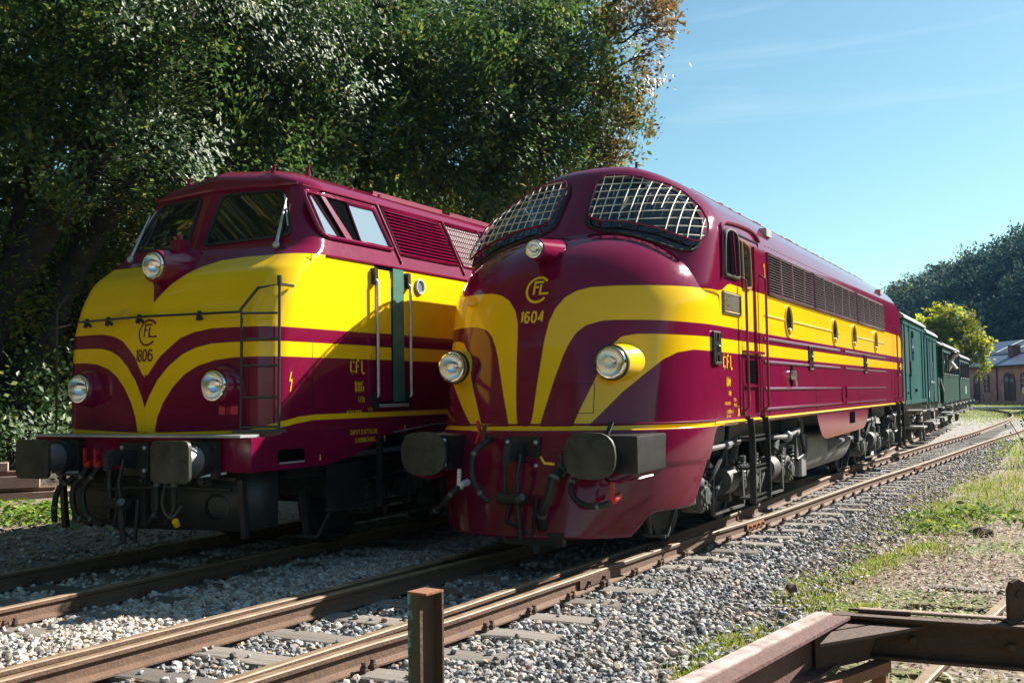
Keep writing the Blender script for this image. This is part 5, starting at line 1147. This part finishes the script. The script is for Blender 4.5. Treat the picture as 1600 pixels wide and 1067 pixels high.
wl=mb.build('wheel_stop',M['rustdark'],None,smooth=30,loc=(4.40,-3.17,.536)); wl.rotation_euler=(0,0,.5); tag(wl,'upright rusty iron lug fixed on top of the buffer beam','wheel stop')
fr_=0
mb=MB(); mb.box(0.1,2.55,.012,.075,.0,.006); cw=mb.build('worn_sunlit_flange',simple('sunlit_tan_steel',(.34,.25,.17),.65,var=.4,vscale=9),fr); cw.rotation_euler=(0,0,.069); cw.location=(0,.02,.0105)  # sunlit top of the cross beam painted as a tan strip
po=thing('steel_post','short rusty steel post with flaking green paint close to the camera','post',(2.455,-5.2,.008),R(-8))
def postmat():
    m,nt,b=newmat('flaking_green_paint'); co=objco(nt); n=noise(nt,7,6,.7,co); sp=node(nt,'ShaderNodeSeparateXYZ'); nt.links.new(co,sp.inputs[0])
    ad=node(nt,'ShaderNodeMath',operation='MULTIPLY_ADD'); nt.links.new(sp.outputs['X'],ad.inputs[0]); ad.inputs[1].default_value=-3.2; nt.links.new(n,ad.inputs[2])
    nt.links.new(ramp(nt,ad.outputs[0],[(.30,(.085,.045,.022)),(.58,(.065,.058,.030)),(.70,(.045,.065,.045)),(.76,(.16,.34,.26))]),b.inputs['Base Color']); b.inputs['Roughness'].default_value=.75
    bump(nt,noise(nt,40,4,.7,co),.6,.004,b); return m
mb=MB(); mb.box(-.066,.002,-.060,-.048,-.3,.86); mb.box(-.066,-.054,-.048,.050,-.3,.86); mb.build('post_flange',postmat(),po)
mb=MB(); mb.box(-.054,.060,.050,.062,-.3,.86); mb.box(.0025,.014,-.060,.0495,-.3,.86); mb.build('post_web',M['rustdark'],po)
mb=MB(); mb.box(-.066,.060,-.062,.064,.8605,.868); mb.build('post_cap',M['orange'],po); po.scale=(.76,.80,1)
# pale pole lying across by the far curve
mb=MB(); mb.cyl((-2.2,70.5,.12),(9,68.2,.12),.11,n=10); mb.box(-2.0,-1.8,70.3,70.6,-.2,.1); mb.box(6,6.2,68.6,68.9,-.2,.1); tag(mb.build('barrier_pole',simple('pale_pole',(.55,.55,.52),.6)),'long pale pole lying low across the far curve of the track','barrier')
mb=MB(); mb.cyl((2.1,88,-.1),(2.1,88,1.1),.05,n=8); mb.sphere((2.1,87.95,1.2),.28,12,8); tag(mb.build('white_marker',M['white']),'small white round marker on a post before the brick building','marker')
mb=MB(); mb.box(7.6,8.4,92,92.6,-.1,1.9); mb.box(7.7,8.3,92.1,92.5,1.9,2.05); tag(mb.build('relay_cabinet',M['black']),'dark trackside cabinet in front of the brick building','cabinet')
# ================================================================== trees
LIGHTWARD=unit(V3(.80,-.05,.55))
def spray(center,rad,n,size,sig=.50,per=130,face=.76):
    """leaves in drooping sprays spread over and through an ellipsoid"""
    m=max(7,n//per); d=RNG.normal(size=(m,3)); d/=np.linalg.norm(d,axis=1)[:,None]; rr=(RNG.uniform(.22,1,m)**.5*1.12)[:,None]
    C=np.asarray(center)+d*rr*np.asarray(rad); k=RNG.integers(0,m,n)
    ax=RNG.normal(size=(m,3)); ax[:,2]-=.3; ax/=np.linalg.norm(ax,axis=1)[:,None]
    s=sig*min(1.,np.mean(rad)/1.1)
    p=C[k]+RNG.normal(size=(n,3))*s*.42+ax[k]*(RNG.normal(size=(n,1))*s)-np.array([0,0,.35])*s*np.abs(RNG.normal(size=(n,1)))
    an=RNG.normal(size=(m,3)); an/=np.linalg.norm(an,axis=1)[:,None]; an=LIGHTWARD*.50+an*.62+RNG.normal(size=3)*.30
    return flakes(p[:,:2],p[:,2],size,face,an[k])
GREENS=[(0,(.022,.055,.016)),(.35,(.040,.092,.022)),(.7,(.066,.125,.028)),(.86,(.10,.16,.03)),(.97,(.17,.21,.03)),(1,(.24,.18,.04))]
M['leaf']=island_ramp('dark_maple_leaf',GREENS,.48,.38,.5)
M['leafY']=island_ramp('yellowing_leaf',[(0,(.05,.09,.012)),(.5,(.10,.15,.02)),(.85,(.20,.20,.03)),(1,(.30,.20,.05))],.52,.42,.4)
M['leafB']=island_ramp('autumn_brown_leaf',[(0,(.09,.09,.025)),(.4,(.18,.13,.045)),(.8,(.27,.15,.06)),(1,(.14,.15,.03))],.5,.35)
M['leafDark']=island_ramp('painted_shade_leaf',[(0,(.012,.026,.008)),(.6,(.022,.046,.012)),(1,(.05,.075,.016))],.7,.25,.2)  # darker leaf copy, shade of the deep wood put into its colour
M['bark']=simple('dark_tree_bark',(.022,.020,.016),.9,var=.6,vscale=5,bumpd=.03,bscale=9)
def limb(mb,a,b,r0,r1,bend=.12):
    a=np.asarray(a,float);b=np.asarray(b,float); L=np.linalg.norm(b-a); o=RNG.normal(size=(2,3))*bend*L*.5; o[:,2]+=bend*L*.4
    pts=spline([a,a+(b-a)*.35+o[0],a+(b-a)*.7+o[1],b],L/6); n=len(pts); mb.tube(pts,[r0+(r1-r0)*(i/(n-1))**.8 for i in range(n)],6)
    return pts
def tree(name,label,trunks,clumps,dens,size,mats,group=None,split=None,limbs=True,ivy=0):
    """trunks: list of (points, r0, r1); clumps: (x,y,z,r)"""
    base=np.asarray(trunks[0][0][0],float); t=thing(name,label,'tree',tuple(base),0,group)
    mb=MB(); tips=[]
    for pts,r0,r1 in trunks:
        P=spline([np.asarray(p,float)-base for p in pts],.5); n=len(P); rr=[(r0+(r1-r0)*(i/(n-1)))*(1+.5*math.exp(-i*.9))*(1+.06*math.sin(i*1.7)) for i in range(n)]; mb.tube(P,rr,11); tips+=P[n//3:]
    T=np.array(tips)
    if limbs:
        for x,y,z,r in clumps:
            c=np.array([x,y,z])-base; d=np.linalg.norm(T-c,axis=1)+.6*np.maximum(0,T[:,2]-c[2]+.3); p=limb(mb,T[np.argmin(d)],c,.035+.03*r,.02)
            for k in range(4): 
                v=RNG.normal(size=3); v/=np.linalg.norm(v); limb(mb,p[len(p)//2+k%3],c+v*r*.85,.022,.007)
    mb.build('trunk',M['bark'],t,smooth=60)
    if ivy:
        Q=[]
        for pts,r0,r1 in trunks:
            P=np.array(spline([np.asarray(p,float)-base for p in pts],.15)); n=len(P); i=RNG.integers(0,int(n*.8),ivy); d=RNG.normal(size=(ivy,3)); d/=np.linalg.norm(d,axis=1)[:,None]
            q=P[i]+d*((r0+(r1-r0)*i/n)*RNG.uniform(.95,1.35,ivy))[:,None]; g=np.sin(q[:,2]*2.1+q[:,0]*3)+np.sin(q[:,1]*2.7+1)+RNG.normal(0,.5,ivy); Q.append(q[g>-.2])
        q=np.concatenate(Q); leafmesh('ivy',flakes(q[:,:2],q[:,2],.06,.3,LIGHTWARD),M['leaf'],t)
    by={}
    for i,(x,y,z,r) in enumerate(clumps):
        m=mats[0] if split is None or not split(i) else mats[1]
        by.setdefault(m,[]).append(spray(np.array([x,y,z])-base,np.array([r,r,r*.8])*1.12,int(dens*r*r),size))
    for m,L in by.items(): leafmesh('crown',np.concatenate(L),M[m],t)
    return t
C={
'maple_lean':[(-11.9,5.9,6.0,.75),(-11.3,6.9,6.4,.9),(-12.0,6.4,9.9,1.3),(-12.9,5.6,5.9,.6),(-11.0,7.4,8.3,1.1),(-13.7,5.3,9.2,1.27),(-12.3,5.5,8.4,1.08),(-13.8,5.3,7.8,0.99),(-11.8,6.1,9.2,1.21),(-11.7,7.6,10.7,1.55),(-13.3,5.8,7.2,0.85),(-14.2,4.6,8.6,1.27),(-12.5,6.8,11.3,1.69),(-13.6,5.5,10.9,1.69),(-11.9,6.0,7.3,0.67)],
'mapleB':[(-11.4,9.4,6.9,1.0),(-12.3,9.0,5.8,.9),(-11.0,10.6,6.7,.9),(-11.0,11.6,9.4,1.3),(-13.6,9.6,6.4,1.1),(-13.0,9.2,9.2,1.53),(-12.0,10.1,10.1,1.69),(-11.6,10.5,8.6,1.38),(-13.2,10.3,8.2,1.28),(-11.6,11.7,10.8,1.75),(-12.3,11.1,12.4,1.91),(-14.0,9.6,11.1,1.44),(-11.6,11.7,7.9,1.12),(-13.3,10.2,12.6,1.91)],
'limeC':[(-10.9,13.2,8.6,1.2),(-10.0,14.6,8.2,1.0),(-10.6,13.6,6.8,1.0),(-9.6,14.6,10.6,1.4),(-11.8,14.1,10.7,1.89),(-11.0,14.7,9.2,1.72),(-11.8,14.1,8.5,1.37),(-10.4,15.1,11.3,1.89),(-9.9,15.3,9.7,1.55),(-12.3,13.7,12.6,1.72),(-10.7,14.9,7.8,1.03),(-10.0,16.5,8.5,1.25)],
'limeD':[(-9.0,16.8,8.2,1.1),(-8.4,17.4,9.0,1.2),(-8.2,17.6,11.2,1.4),(-9.6,16.6,7.4,.9),(-7.6,18.8,9.4,1.0),(-9.8,17.7,11.4,2.02),(-8.9,18.2,9.9,1.75),(-9.9,17.7,9.3,1.47),(-8.3,18.5,12.0,2.02),(-8.6,18.4,8.4,1.10),(-10.0,18.7,7.9,0.95),(-7.9,19.8,10.7,1.52)],
'beechE':[(-7.6,21.0,12.6,1.37),(-7.8,20.9,10.4,1.28),(-8.4,20.7,9.2,1.08),(-8.1,20.8,8.2,0.79),
 (-6.1,20.5,12.6,0.86),(-6.4,20.4,11.0,0.80),(-7.3,21.1,9.7,0.82),(-5.9,20.6,13.9,0.95),(-7.2,21.2,8.9,0.55),(-5.8,20.6,11.6,0.48),(-6.7,21.4,9.9,0.55),(-5.5,20.7,12.5,0.34)],
'under2':[(-17.2,12.0,7.3,1.66),(-18.1,11.1,5.5,1.66),(-17.5,14.6,7.9,1.57),(-16.9,16.4,8.4,1.62),(-16.3,18.2,8.2,1.46),(-16.7,11.1,5.1,1.07),(-17.8,12.8,9.3,1.52)],
'under3':[(-17.3,22.5,8.8,1.63),(-15.8,23.5,8.6,1.40),(-14.2,24.5,8.3,1.28),(-16.2,25.6,9.4,1.47),(-12.9,25.1,8.5,1.17),(-11.7,25.8,8.8,1.05),(-16.5,20.6,9.1,1.33)]}
G='trees along the wooded bank'
tree('maple_tree','big leaning dark maple with twin trunks rooted on the bank',[([(-15.4,4.9,.9),(-14.6,5.8,4.2),(-13.5,6.4,6.1),(-12.4,6.9,8.0),(-11.7,7.7,9.9),(-11.4,8.6,12.1)],.46,.16),([(-15.1,5.6,.6),(-14.4,6.9,4.1),(-13.3,7.4,6.1),(-12.5,8.3,8.3),(-12.2,9.2,10.5),(-11.9,10.2,12.6)],.36,.12)],C['maple_lean'],1700,.064,['leaf'],G,ivy=2600)
tree('maple_tree','dense dark maple leaning over the blunt-fronted locomotive',[([(-16.0,10.5,1.5),(-15.0,10.3,5),(-13.6,10.2,8.5),(-12.6,10.4,12)],.2,.06)],C['mapleB'],1600,.070,['leaf'],G)
tree('lime_tree','full dark lime tree whose crown hangs over the middle of the train',[([(-13.5,14.6,.3),(-13.0,14.5,5),(-11.6,14.5,9),(-11.0,14.6,13)],.2,.06)],C['limeC'],1500,.076,['leaf','leafY'],G,lambda i:i==10)
tree('lime_tree','tall glossy lime tree standing behind the two locomotive roofs',[([(-10.9,18.2,-.1),(-10.6,18.2,5),(-9.4,18.3,9.5),(-8.8,18.6,14)],.2,.06)],C['limeD'],1450,.080,['leaf','leafY'],G,lambda i:i in (9,10,11))
tree('beech_tree','autumn tree with brown leaf sprays thinning out against the blue sky',[([(-9.0,21.2,-.1),(-8.8,21.2,5),(-7.9,21.0,9),(-7.2,21.0,15)],.16,.04)],C['beechE'],1000,.085,['leafY','leafB'],G,lambda i:i>=4)
tree('hazel_tree','shaded slender tree growing up the bank behind the leaning maple',[([(-17.6,11.5,2.7),(-17.5,12.2,6),(-17.4,13,9)],.16,.05),([(-16.9,15.8,2.2),(-16.8,16.4,8)],.12,.04)],C['under2'],1000,.085,['leaf','leafY'],G,lambda i:i in (1,5))
tree('hazel_tree','yellow-green bushy tree glimpsed between the roofs of the locomotives',[([(-15.4,24,1.5),(-15.3,24,5),(-15.0,24.2,9)],.16,.05),([(-12.6,25.4,.0),(-12.5,25.4,8)],.12,.04)],C['under3'],1000,.085,['leafY','leaf'],G,lambda i:i in (0,3))
for pts,r0,lb in (([(-16.2,8.7,2.1),(-16.1,8.7,8.2),(-16.0,8.9,11.4),(-15.9,9.0,15)],.22,'straight dark trunk rising upright behind the leaning maple'),([(-16.3,6.8,2.1),(-16.3,6.9,4.9),(-15.8,7.5,8.2),(-15.6,7.8,10.0),(-15.5,7.9,14)],.15,'thin crooked tree rising beside the twin leaning trunks'),([(-19.6,12.5,4),(-19.3,12.6,9),(-19.0,12.6,15)],.2,'dark trunk deep in the wood above the blunt cab roof')):
    c=[(pts[-1][0]+RNG.uniform(-.6,.6),pts[-1][1]+RNG.uniform(-.6,.6),pts[-1][2]-.8*k,1.2) for k in range(3)]
    tree('ash_tree',lb,[(pts,r0,r0*.4)],c,900,.085,['leaf'],G)
def shrub(name,label,clumps,dens,size,mat):
    b=np.array([clumps[0][0],clumps[0][1],float(ground_z(np.array(clumps[0][0]),np.array(clumps[0][1])))]); t=thing(name,label,'shrub',tuple(b))
    mb=MB(); L=[]
    for x,y,z,r in clumps:
        c=np.array([x,y,z])-b
        for k in range(3): limb(mb,c*[.2,.2,0],c+RNG.normal(size=3)*r*.4,.03,.01)
        L.append(spray(c,np.array([r,r,r*.85]),int(dens*r*r),size))
    mb.build('stems',M['bark'],t); leafmesh('foliage',np.concatenate(L),M[mat],t)
shrub('ivy_shrub','dark ivy-like bushes on the bank beside the blunt locomotive front',[(-13.8,5.2,1.6,1.2),(-13.9,6.7,1.7,1.0),(-14.2,4.2,.8,.9),(-12.8,6.0,.7,.7),(-13.2,4.6,1.0,.8)],900,.07,'leaf')
shrub('hazel_shrub','brighter leafy bush higher up the bank beside the leaning trunks',[(-14.6,6.6,3.0,1.2),(-15.7,7.7,4.6,1.2),(-15.6,5.4,3.4,1.1)],800,.07,'leafY')
shrub('elder_bush','leafy bush hanging low over the bank above the blunt cab',[(-15.3,8.6,4.2,1.3),(-14.6,9.6,3.2,1.2),(-14.4,9.4,5.4,1.2),(-13.4,10.8,3.4,1.2),(-13.2,11.6,5.0,1.3)],900,.075,'leafY')
shrub('holly_shrub','dark shrub high on the bank under the leaning maple',[(-17.1,7.5,5.3,1.5),(-17.5,8.6,6.8,1.3),(-17.6,6.4,6.4,1.4)],700,.075,'leaf')
# the wood behind and the undergrowth on the slope: one mass each
n=52000; xy=np.concatenate([cloud(-46,-14.2,-14,46,n)]); a=np.degrees(np.arctan2(4.6-xy[:,0],xy[:,1]+8.6)); xy=xy[a>24.5]
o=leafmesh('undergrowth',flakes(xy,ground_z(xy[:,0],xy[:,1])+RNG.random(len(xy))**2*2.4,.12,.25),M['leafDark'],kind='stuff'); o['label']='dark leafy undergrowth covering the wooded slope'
L=[]
for k in range(1150):
    x=-18.5-26*RNG.random()**1.6; y=RNG.uniform(-14,46); g=float(ground_z(np.array(x),np.array(y)))
    if np.degrees(np.arctan2(4.6-x,y+8.6))<25.5: continue
    r=RNG.uniform(1.2,2.4); L.append(spray((x,y,g+RNG.uniform(2.0,20)),(r,r,r*.8),190,.17,.6,38))
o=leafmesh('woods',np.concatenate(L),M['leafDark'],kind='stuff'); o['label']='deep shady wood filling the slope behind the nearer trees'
A=np.radians(np.linspace(9,84,26)); mb=MB(); mb.grid([[V3(4+r_*math.sin(a),-8+r_*math.cos(a),z_) for a in A] for r_,z_ in ((70,-.6),(76,6),(86,15),(104,25),(150,30))]); mb.build('hill',M['hillsoil'] if 'hillsoil' in M else simple('added_hill_floor',(.020,.030,.018),.9),kind='structure',smooth=180)  # added unseen hill, placed to darken what the locomotive side reflects
L=[]
for k in range(260):
    a=RNG.uniform(A[0],A[-1]); r_=RNG.uniform(68,106); z_=np.interp(r_,[70,76,86,104],[0,6,15,25]); r=RNG.uniform(2.4,4); L.append(spray((4+r_*math.sin(a),-8+r_*math.cos(a),z_+RNG.uniform(.5,3)),(r,r,r),130,.5,.9,10))
o=leafmesh('woods',np.concatenate(L),M['leaf'],kind='stuff'); o['label']='wood on an added unseen hill, darkening the reflections in the locomotive flanks'
# added unseen slope behind the camera: blocks sky light, reflected by glass and paint
mb=MB(); A=np.radians(np.linspace(168,292,32)); L0=[]
for k in range(230): r=RNG.uniform(1.6,2.8); L0.append(spray((RNG.uniform(-21,-10),RNG.uniform(-24,-3),RNG.uniform(2,33)),(r,r,r),260,.2,.7)); rows=[]
for r_,z_ in ((33,-.6),(37,8),(43,20),(53,32),(74,42),(130,46)): rows.append([V3(4+r_*math.sin(a),-8+r_*math.cos(a),z_*(1 if z_<0 else min(1,(a-A[0])*3+.15,(A[-1]-a)*3+.15))) for a in A])
mb.grid(rows); mb.build('hill',simple('added_slope',(.022,.030,.012),.9,var=.3,vscale=.3),kind='structure',smooth=180)
L=[]
for k in range(330):
    a=RNG.uniform(A[0],A[-1]); r_=RNG.uniform(32,76); z_=np.interp(r_,[33,37,43,53,74],[0,8,20,32,42])*min(1,(a-A[0])*3+.15,(A[-1]-a)*3+.15); r=RNG.uniform(2.0,3.4); L.append(spray((4+r_*math.sin(a),-8+r_*math.cos(a),z_+RNG.uniform(.5,4)),(r,r,r),130,.42,.9,10))
o=leafmesh('woods',np.concatenate(L),M['leafY'],kind='stuff'); o['label']='wood on the added unseen slope, blocking sky light and reflected in the cab windows'
o=leafmesh('woods',np.concatenate(L0),M['leafY'],kind='stuff'); o['label']='tall trees further along the bank reflected in the cab windows'
# ------------------------------------------------------------------ distant wooded hills
def ridge(name,crest,depth,lab,mat,ncr,rcr,size,per,mat2=None):
    cr=np.array(crest,float); P=[]
    for t in np.linspace(-1,1,15):
        prof=max(0,1-abs(t)**1.5); P.append([V3(x+0,y+t*depth,z*prof-.6) for x,y,z in cr])
    mb=MB(); mb.grid(P); mb.build('hill',M['hillsoil'],kind='structure',smooth=180)
    L=[];L2=[]
    for k in range(ncr):
        i=RNG.integers(0,len(cr)-1); f=RNG.random(); c=cr[i]+(cr[i+1]-cr[i])*f; t=-abs(RNG.random()**.8)+.12
        z=c[2]*max(0,1-abs(t)**1.5)+rcr*.35; r=rcr*RNG.uniform(.6,1.35)
        (L2 if (mat2 and RNG.random()<.3) else L).append(spray((c[0]+RNG.normal()*1.5,c[1]+t*depth,z),(r,r,r*.95),per,size,r*.30,16))
    o=leafmesh('woods',np.concatenate(L),M[mat],kind='stuff'); o['label']=lab
    if L2: o=leafmesh('woods',np.concatenate(L2),M[mat2],kind='stuff'); o['label']=lab+', lighter trees'
M['hillsoil']=simple('hill_floor',(.020,.030,.018),.9,var=.3,vscale=.2)
M['leafFar']=island_ramp('haze_tinted_far_leaf',[(0,(.024,.060,.058)),(.5,(.042,.092,.072)),(1,(.085,.135,.065))],.85,.12,.1)  # blue of the distant air mixed into the leaf colour
M['leafFarY']=island_ramp('painted_sun_far_leaf',[(0,(.05,.08,.02)),(.6,(.11,.13,.03)),(1,(.20,.17,.05))],.85,.3,.1)  # lit copy of the far leaf, sunlight on the ridges put into its colour
ridge('hill',[(-60,268,10),(-44,262,16),(-33,258,20.5),(-27,256,23.5),(-20,252,26.5),(-10,248,28),(10,245,29)],45,'hazy lighter wooded ridge at the far end of the valley','leafFar',300,3.0,.36,300,'leafFarY')
ridge('hill',[(-16.5,210,3),(-14.5,207,11),(-12,204,18),(-8,200,21.8),(0,195,25),(12,190,28),(30,182,33),(60,170,38)],52,'dark wooded hillside rising behind the brick building','leafFar',620,2.8,.34,330)
ridge('hill',[(-13,206,15),(-11,204,19),(-7,201,22.6),(2,196,26),(14,191,29)],4,'treetops along the crest of the dark hillside, sunlight painted into their leaves','leafFarY',120,2.2,.32,220)
# the sunlit round tree before the building
cl=[(-4.2+dx,91+dy,z,r) for dx,dy,z,r in ((0,0,7.0,2.0),(-1.6,0,5.6,1.8),(1.5,.2,5.6,1.8),(0,-.6,4.6,1.9),(-2.1,.3,4.2,1.3),(2.2,-.2,4.2,1.4),(.8,.4,7.6,1.3),(-1.0,.2,7.2,1.4),(1.9,.1,6.6,1.2),(.3,-.9,6.0,1.6),(2.5,0,5.2,1.0),(-.6,-.4,3.2,1.4))]
M['leafLit']=island_ramp('bright_yellow_green_leaf',[(0,(.09,.15,.012)),(.5,(.20,.26,.02)),(.9,(.34,.34,.03)),(1,(.40,.28,.04))],.6,.6,.3)
tree('round_tree','bright yellow-green round tree standing beyond the end of the train',[([(-4.2,91,-.2),(-4.2,91,3),(-4.1,91,6.5)],.28,.1)],cl,700,.15,['leafLit'])
# ------------------------------------------------------------------ brick engine shed
bl=thing('brick_building','long pink brick building with slate roof and arched openings beyond the train','building',(-3.9,116.1,0),R(-61))
M['brick']=simple('weathered_pink_brick',(.85,.37,.30),.85,var=.25,vscale=1.2,bumpd=.01,bscale=30)
def slatemat():
    m,nt,b=newmat('blue_grey_slate'); co=objco(nt); br=node(nt,'ShaderNodeTexBrick'); br.inputs['Scale'].default_value=2.2; br.inputs['Color1'].default_value=(.035,.048,.11,1); br.inputs['Color2'].default_value=(.055,.072,.14,1); br.inputs['Mortar'].default_value=(.05,.055,.07,1)
    nt.links.new(co,br.inputs['Vector']); nt.links.new(br.outputs['Color'],b.inputs['Base Color']); b.inputs['Roughness'].default_value=.45; return m
M['slate']=slatemat()
mb=MB(); mb.box(-8,34,0,.4,-.3,3.72); mb.box(-8,34,.4,12,-.3,3.5); mb.box(-8,34,3.2,9.8,3.5,5.3); mb.build('wall',M['brick'],bl)
mb=MB(); mb.prism([(-8.3,-.45,3.62),(-8.3,3.2,5.0),(-8.3,3.2,5.12),(-8.3,-.45,3.75)],(42.6,0,0)); mb.build('lower_roof',M['slate'],bl)
mb=MB(); mb.prism([(-8.3,2.9,5.12),(-8.3,6.6,6.75),(-8.3,10.2,5.12),(-8.3,10.2,5.0),(-8.3,6.6,6.6),(-8.3,2.9,5.0)],(42.6,0,0)); ur=mb.build('upper_roof',M['slate'],bl)
for k in range(7):
    x=-1+k*3.6; mb=MB(); mb.prism([(x,3.3,5.32),(x+.55,3.3,5.32),(x+.55,6.3,6.64),(x,6.3,6.64)],(0,-.02,.05)); mb.build('skylight',M['white'],ur)
mb=MB(); mb.box(4.3,5.4,2.0,2.8,4.5,5.9); mb.build('chimney',simple('red_chimney_brick',(.25,.12,.09),.9),bl)
mb=MB(); mb.box(-8.4,34.2,-.52,-.38,3.52,3.68); mb.build('gutter',M['rustdark'],bl)
def arch(x,w,z0,z1,kind):
    pts=[(x-w/2,z0),(x+w/2,z0)]+[(x+w/2*math.cos(t),z1-w/2+w/2*math.sin(t)) for t in np.linspace(0,math.pi,10)]
    mb=MB(); mb.prism([(a,-.06,b) for a,b in pts],(0,.05,0)); o=mb.build('arched_'+kind,M['doorbrown'] if kind=='door' else M['glass'],bl)
    pt=[(x-w/2-.06,z0)]+[(x+(w/2+.06)*math.cos(t),z1-w/2+(w/2+.06)*math.sin(t)) for t in np.linspace(math.pi,0,12)]+[(x+w/2+.06,z0)]
    mb=MB(); mb.tube([(a,-.05,b) for a,b in pt],.09,4); mb.build('brick_arch',M['archbrick'],o)
    if kind=='door':
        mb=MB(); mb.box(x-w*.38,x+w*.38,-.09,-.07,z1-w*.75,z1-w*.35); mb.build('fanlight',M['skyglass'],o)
    else:
        mb=MB(); mb.box(x-.03,x+.03,-.09,-.065,z0,z1); 
        for z in np.linspace(z0+.4,z1-.4,3): mb.box(x-w/2,x+w/2,-.088,-.066,z-.03,z+.03)
        mb.build('glazing_bars',M['white'],o)
M['doorbrown']=simple('brown_door',(.10,.06,.05),.6,var=.2); M['archbrick']=simple('dark_arch_brick',(.20,.11,.09),.9,var=.2)
for k in range(3):
    o_=k*7.6; arch(1.3+o_,1.05,.15,2.75,'door'); arch(3.6+o_,.9,1.0,2.8,'window')
    if k<2: arch(7.4+o_*1.0+.6,1.1,.15,2.9,'door')
mb=MB(); mb.cyl((5.9,-.1,.1),(5.9,-.1,3.6),.07,n=8); mb.cyl((17,-.1,.1),(17,-.1,3.6),.07,n=8); mb.build('downpipe',M['rustdark'],bl)
mb=MB(); 
for x in (2.6,4.2,5.2): mb.cyl((x,-1.2,-.2),(x,-1.2,.75),.03,n=5)
mb.cyl((2.6,-1.2,.72),(5.2,-1.2,.72),.03,n=5); mb.build('low_railing',M['black'],bl)
# ================================================================== light, sky, camera
SUN=unit(V3(.75,1.12,1.0)); el=math.asin(SUN[2]); az=math.atan2(SUN[0],SUN[1])
su=bpy.data.lights.new('sun','SUN'); su.energy=5.0; su.angle=R(.5); su.color=(1,.95,.87)
so=bpy.data.objects.new('sun',su); COL.objects.link(so); so.rotation_euler=Vector(-SUN).to_track_quat('-Z','Y').to_euler(); so.location=(20,20,30)
w=bpy.data.worlds.new('World'); scene.world=w; w.use_nodes=True; nt=w.node_tree; bg=nt.nodes['Background']
sky=nt.nodes.new('ShaderNodeTexSky'); sky.sky_type='NISHITA'; sky.sun_disc=False; sky.sun_elevation=el; sky.sun_rotation=az; sky.air_density=1.1; sky.dust_density=.6; sky.ozone_density=1.2; sky.altitude=300
co=nt.nodes.new('ShaderNodeTexCoord'); mp=nt.nodes.new('ShaderNodeMapping'); mp.inputs['Scale'].default_value=(1.2,2.0,13); mp.inputs['Rotation'].default_value=(0,.10,.4); nt.links.new(co.outputs['Generated'],mp.inputs[0])
n=nt.nodes.new('ShaderNodeTexNoise'); n.inputs['Scale'].default_value=2.1; n.inputs['Detail'].default_value=7; n.inputs['Roughness'].default_value=.6; n.inputs['Distortion'].default_value=.5; nt.links.new(mp.outputs[0],n.inputs['Vector'])
cr=nt.nodes.new('ShaderNodeValToRGB'); cr.color_ramp.elements[0].position=.56; cr.color_ramp.elements[0].color=(0,0,0,1); cr.color_ramp.elements[1].position=.86; cr.color_ramp.elements[1].color=(.22,.22,.22,1); nt.links.new(n.outputs['Fac'],cr.inputs[0])
mx=nt.nodes.new('ShaderNodeMix'); mx.data_type='RGBA'; nt.links.new(cr.outputs[0],mx.inputs[0]); tn=nt.nodes.new('ShaderNodeMix'); tn.data_type='RGBA'; tn.blend_type='MULTIPLY'; tn.inputs[0].default_value=1; tn.inputs[7].default_value=(.80,1.07,1.0,1); nt.links.new(sky.outputs[0],tn.inputs[6]); nt.links.new(tn.outputs[2],mx.inputs[6]); mx.inputs[7].default_value=(9,9.4,9.8,1); nt.links.new(mx.outputs[2],bg.inputs[0]); bg.inputs[1].default_value=.050
hz=MB(); hz.box(-425,425,-95,905,-1.7,62); hm,hnt,hb=newmat('valley_haze'); hnt.nodes.remove(hb); pv=hnt.nodes.new('ShaderNodeVolumePrincipled'); pv.inputs['Density'].default_value=.00011; pv.inputs['Color'].default_value=(.25,.55,1,1); pv.inputs['Anisotropy'].default_value=.3; hnt.links.new(pv.outputs[0],hnt.nodes['Material Output'].inputs['Volume'])
ho=hz.build('haze',hm,kind='stuff'); ho['label']='faint blue haze in the air of the valley'
yaw,pitch,roll=.4819,.0502,-.0158
fw=V3(-math.sin(yaw)*math.cos(pitch),math.cos(yaw)*math.cos(pitch),math.sin(pitch)); rt=V3(math.cos(yaw),math.sin(yaw),0); up=np.cross(rt,fw)
r2=rt*math.cos(roll)+up*math.sin(roll); u2=-rt*math.sin(roll)+up*math.cos(roll)
cam=bpy.data.cameras.new('camera'); cam.sensor_width=36; cam.lens=36*1630.67/1600; cam.clip_end=2500; cam.clip_start=.05
cobj=bpy.data.objects.new('camera',cam); COL.objects.link(cobj); mw=Matrix.Identity(4)
for i in range(3): mw[i][0]=r2[i]; mw[i][1]=u2[i]; mw[i][2]=-fw[i]; mw[i][3]=(4.6087,-8.5809,1.6133)[i]
cobj.matrix_world=mw; scene.camera=cobj
scene.view_settings.view_transform='Standard'; scene.view_settings.look='None'; scene.view_settings.exposure=1.42; scene.view_settings.gamma=1
scene.cycles.max_bounces=8; scene.cycles.transparent_max_bounces=8; scene.cycles.caustics_reflective=False; scene.cycles.caustics_refractive=False
